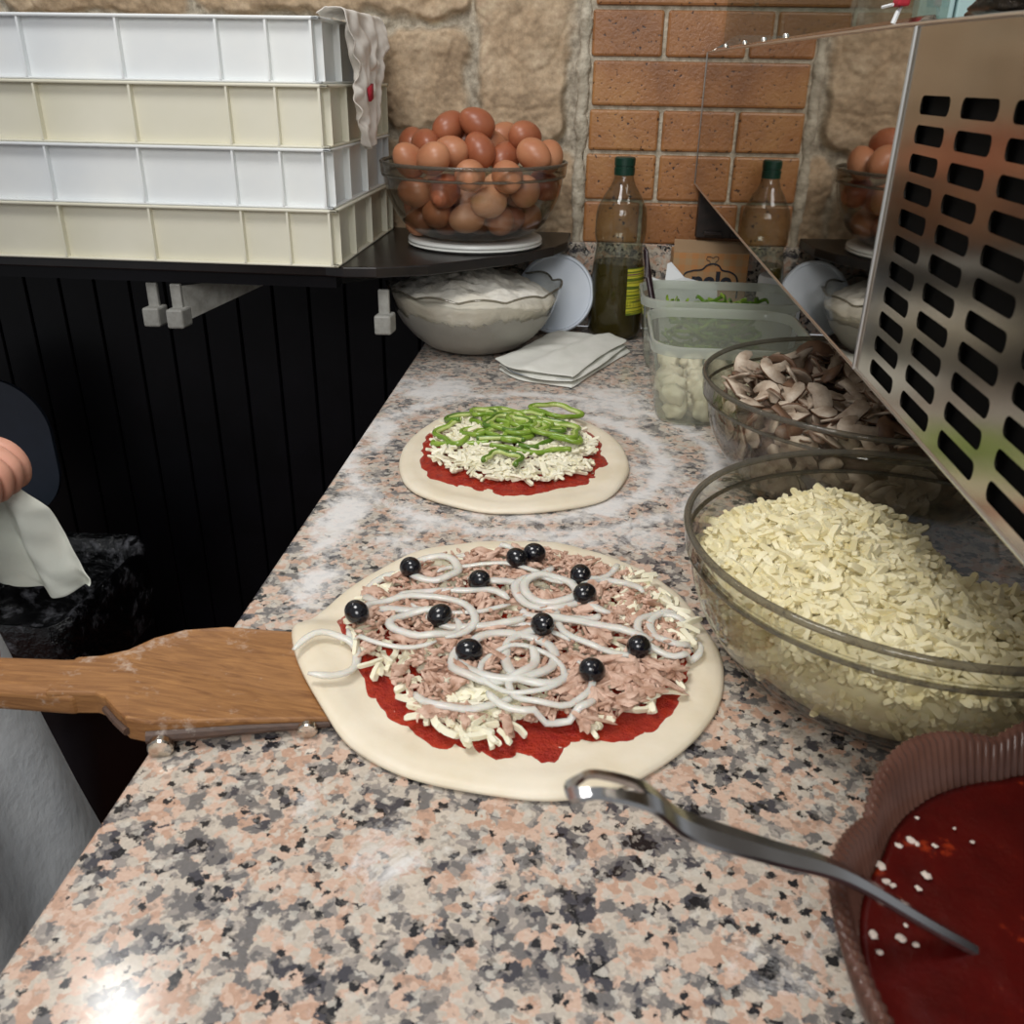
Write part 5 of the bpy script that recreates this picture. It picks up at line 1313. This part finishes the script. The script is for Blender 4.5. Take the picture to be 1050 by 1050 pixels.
body = [
    [L(0, 0, .95, .12, .15), L(0, 0, 1.10, .105, .135), L(0, 0, 1.28, .115, .16), L(0, 0, 1.41, .085, .12), L(.008, 0, 1.465, .056), L(.02, 0, 1.51, .054), L(.035, 0, 1.565, .074, .068), L(.03, 0, 1.645, .085, .075), L(.02, 0, 1.705, .055)],
    [3, L(0, .15, 1.385, .052), L(-.01, .19, 1.35, .050), L(-.02, .225, 1.23, .046), L(-.01, .235, 1.10, .040), L(.07, .240, 1.045, .036), L(.118, .243, 1.010, .026), L(.140, .243, .998, .026, .019)],
    [3, L(0, -.15, 1.385, .052), L(-.01, -.19, 1.35, .050), L(-.02, -.235, 1.22, .046), L(.0, -.255, 1.08, .040), L(.12, -.19, 1.00, .034), L(.215, -.045, .948, .026), L(.222, .008, .936, .028, .020)],
    [0, L(0, .09, .88, .095), L(.01, .10, .68, .078), L(0, .10, .48, .056), L(-.01, .10, .32, .055), L(-.02, .10, .12, .036), L(-.01, .10, .05, .035), L(.09, .11, .03, .03)],
    [0, L(0, -.09, .88, .095), L(.01, -.10, .68, .078), L(0, -.10, .48, .056), L(-.01, -.10, .32, .055), L(-.02, -.10, .12, .036), L(-.01, -.10, .05, .035), L(.09, -.11, .03, .03)]]
# left hand fingers curling down around the cloth
for k, yy in enumerate((-.026, -.009, .008, .024)):
    l = (.9, 1.0, .95, .8)[k]
    body.append([L(.130, .243+yy*.8, .998, .011), L(.158, .243+yy*.95, .996, .0100), L(.158+.016*l, .243+yy*.95, .983, .0090), L(.160+.012*l, .243+yy*.95, .966, .0084), L(.153, .243+yy*.95, .960, .0075)])
body.append([L(.125, .225, .993, .011), L(.140, .208, .983, .0105), L(.158, .212, .970, .0095), L(.166, .222, .964, .008)])
# right hand fingers around the peel handle
for k, yy in enumerate((-.025, -.008, .009, .025)):
    body.append([L(.215+yy*.5, .015, .936, .011), L(.218+yy, .040, .937, .0105), L(.220+yy, .068, .930, .0095), L(.220+yy, .074, .910, .0088), L(.218+yy, .058, .897, .0075)])
body.append([L(.21, .005, .928, .011), L(.205, .012, .912, .0105), L(.212, .030, .898, .0095), L(.218, .044, .893, .008)])
skinmesh('body', body, m_skin, ps)
# face details and hair
g = MB(); g.lathe([(.001, -.006), (.005, -.005), (.0065, 0), (.005, .005), (.001, .006)], 16, (.112, .03, 1.655-.055)); g.lathe([(.001, -.006), (.005, -.005), (.0065, 0), (.005, .005), (.001, .006)], 16, (.112, -.03, 1.655-.055)); g.build('eyes', m_shoe, ps)
skinmesh('nose', [[L(.112, 0, 1.610, .008), L(.124, 0, 1.580, .011), L(.118, 0, 1.570, .010)]], m_skin, ps, 1)
skinmesh('mouth', [[L(.096, -.022, 1.545, .005), L(.108, 0, 1.544, .007), L(.096, .022, 1.545, .005)]], simple('lips', '9A5548', .5), ps, 1)
for s in (-1, 1): skinmesh('ear', [[L(.02, s*.078, 1.615, .014, .008), L(.02, s*.082, 1.59, .013, .007), L(.025, s*.076, 1.57, .009, .006)]], m_skin, ps, 1)
skinmesh('hair', [[L(-.03, 0, 1.55, .055, .065), L(-.022, 0, 1.63, .082, .086), L(.005, 0, 1.685, .088, .084), L(.04, 0, 1.712, .052, .062)]], m_hair, ps)
skinmesh('shirt', [[L(0, 0, .94, .145, .178), L(0, 0, 1.12, .12, .15), L(0, 0, 1.29, .128, .172), L(0, 0, 1.40, .098, .150), L(.004, 0, 1.452, .068, .08)],
    [L(0, .09, 1.375, .086), L(0, .15, 1.388, .084), L(-.01, .195, 1.36, .066), L(-.02, .228, 1.23, .057), L(-.015, .235, 1.13, .052)],
    [L(0, -.09, 1.375, .086), L(0, -.15, 1.388, .084), L(-.01, -.195, 1.36, .066), L(-.018, -.235, 1.22, .057), L(-.005, -.25, 1.13, .052)]], m_shirt, ps)
skinmesh('trousers', [[L(0, 0, 1.05, .128, .160), L(0, 0, .90, .13, .16)], [L(0, .085, .90, .11), L(0, .09, .82, .105), L(.01, .10, .68, .090), L(0, .10, .48, .072), L(-.01, .10, .30, .068), L(-.02, .10, .10, .055)],
    [L(0, -.085, .90, .11), L(0, -.09, .82, .105), L(.01, -.10, .68, .090), L(0, -.10, .48, .072), L(-.01, -.10, .30, .068), L(-.02, -.10, .10, .055)]], m_trouser, ps)
for s in (-1, 1): skinmesh('shoe', [[L(-.045, s*.105, .045, .042, .040), L(.03, s*.108, .042, .044, .036), L(.10, s*.112, .035, .045, .030), L(.15, s*.115, .030, .035, .024)]], m_shoe, ps)
def apron(u, v):
    z = 1.33-v*.90
    half = .11+.13*min(1, max(0, (1.33-z)/.20)) if z > 1.1 else .205+.02*v+.10*max(0, v-.45)
    a = (u-.5)*2; y = half*math.copysign(abs(math.sin(a*1.35)/math.sin(1.35))**.9, a); dep = .162+.020*v+.16*max(0, v-.45)
    x = dep*max(0, math.cos(a*1.35*.98))**.45+.012+.006*math.sin(y*38+v*3)*min(1, v*2)
    return (x, y*1.0, z+.003*nz(y, z, 0, 12))
sheet(apron, 40, 50, 'apron', m_apron, .003, ps, 1)

# cloth held in the left hand
def hcloth(u, v):
    cen = cr([(-.530, .690, .972), (-.530, .697, .950), (-.522, .702, .915), (-.510, .706, .875), (-.498, .710, .845)], 10, False)
    p = cen[min(int(v*(len(cen)-1)), len(cen)-1)]
    wd = .018+.026*min(1, v*3.0)-.008*max(0, v-.85)/.15
    s = (u-.5)*2; fold = math.sin(s*6+v*4)*.009*min(1, v*3+.2)+.004*nz(s*2, v*3, 1, 2)
    return (p.x+s*wd*.95, p.y+fold+s*.006, p.z-s*wd*.10+.004*nz(s, v, 1, 2)+.014*s*s*max(0, v-.75)/.25)
o = sheet(hcloth, 26, 40, 'hand_cloth', m_cloth2, .0016)
tag(o, 'pale stained cloth hanging from the hand over the bin', 'cloth')
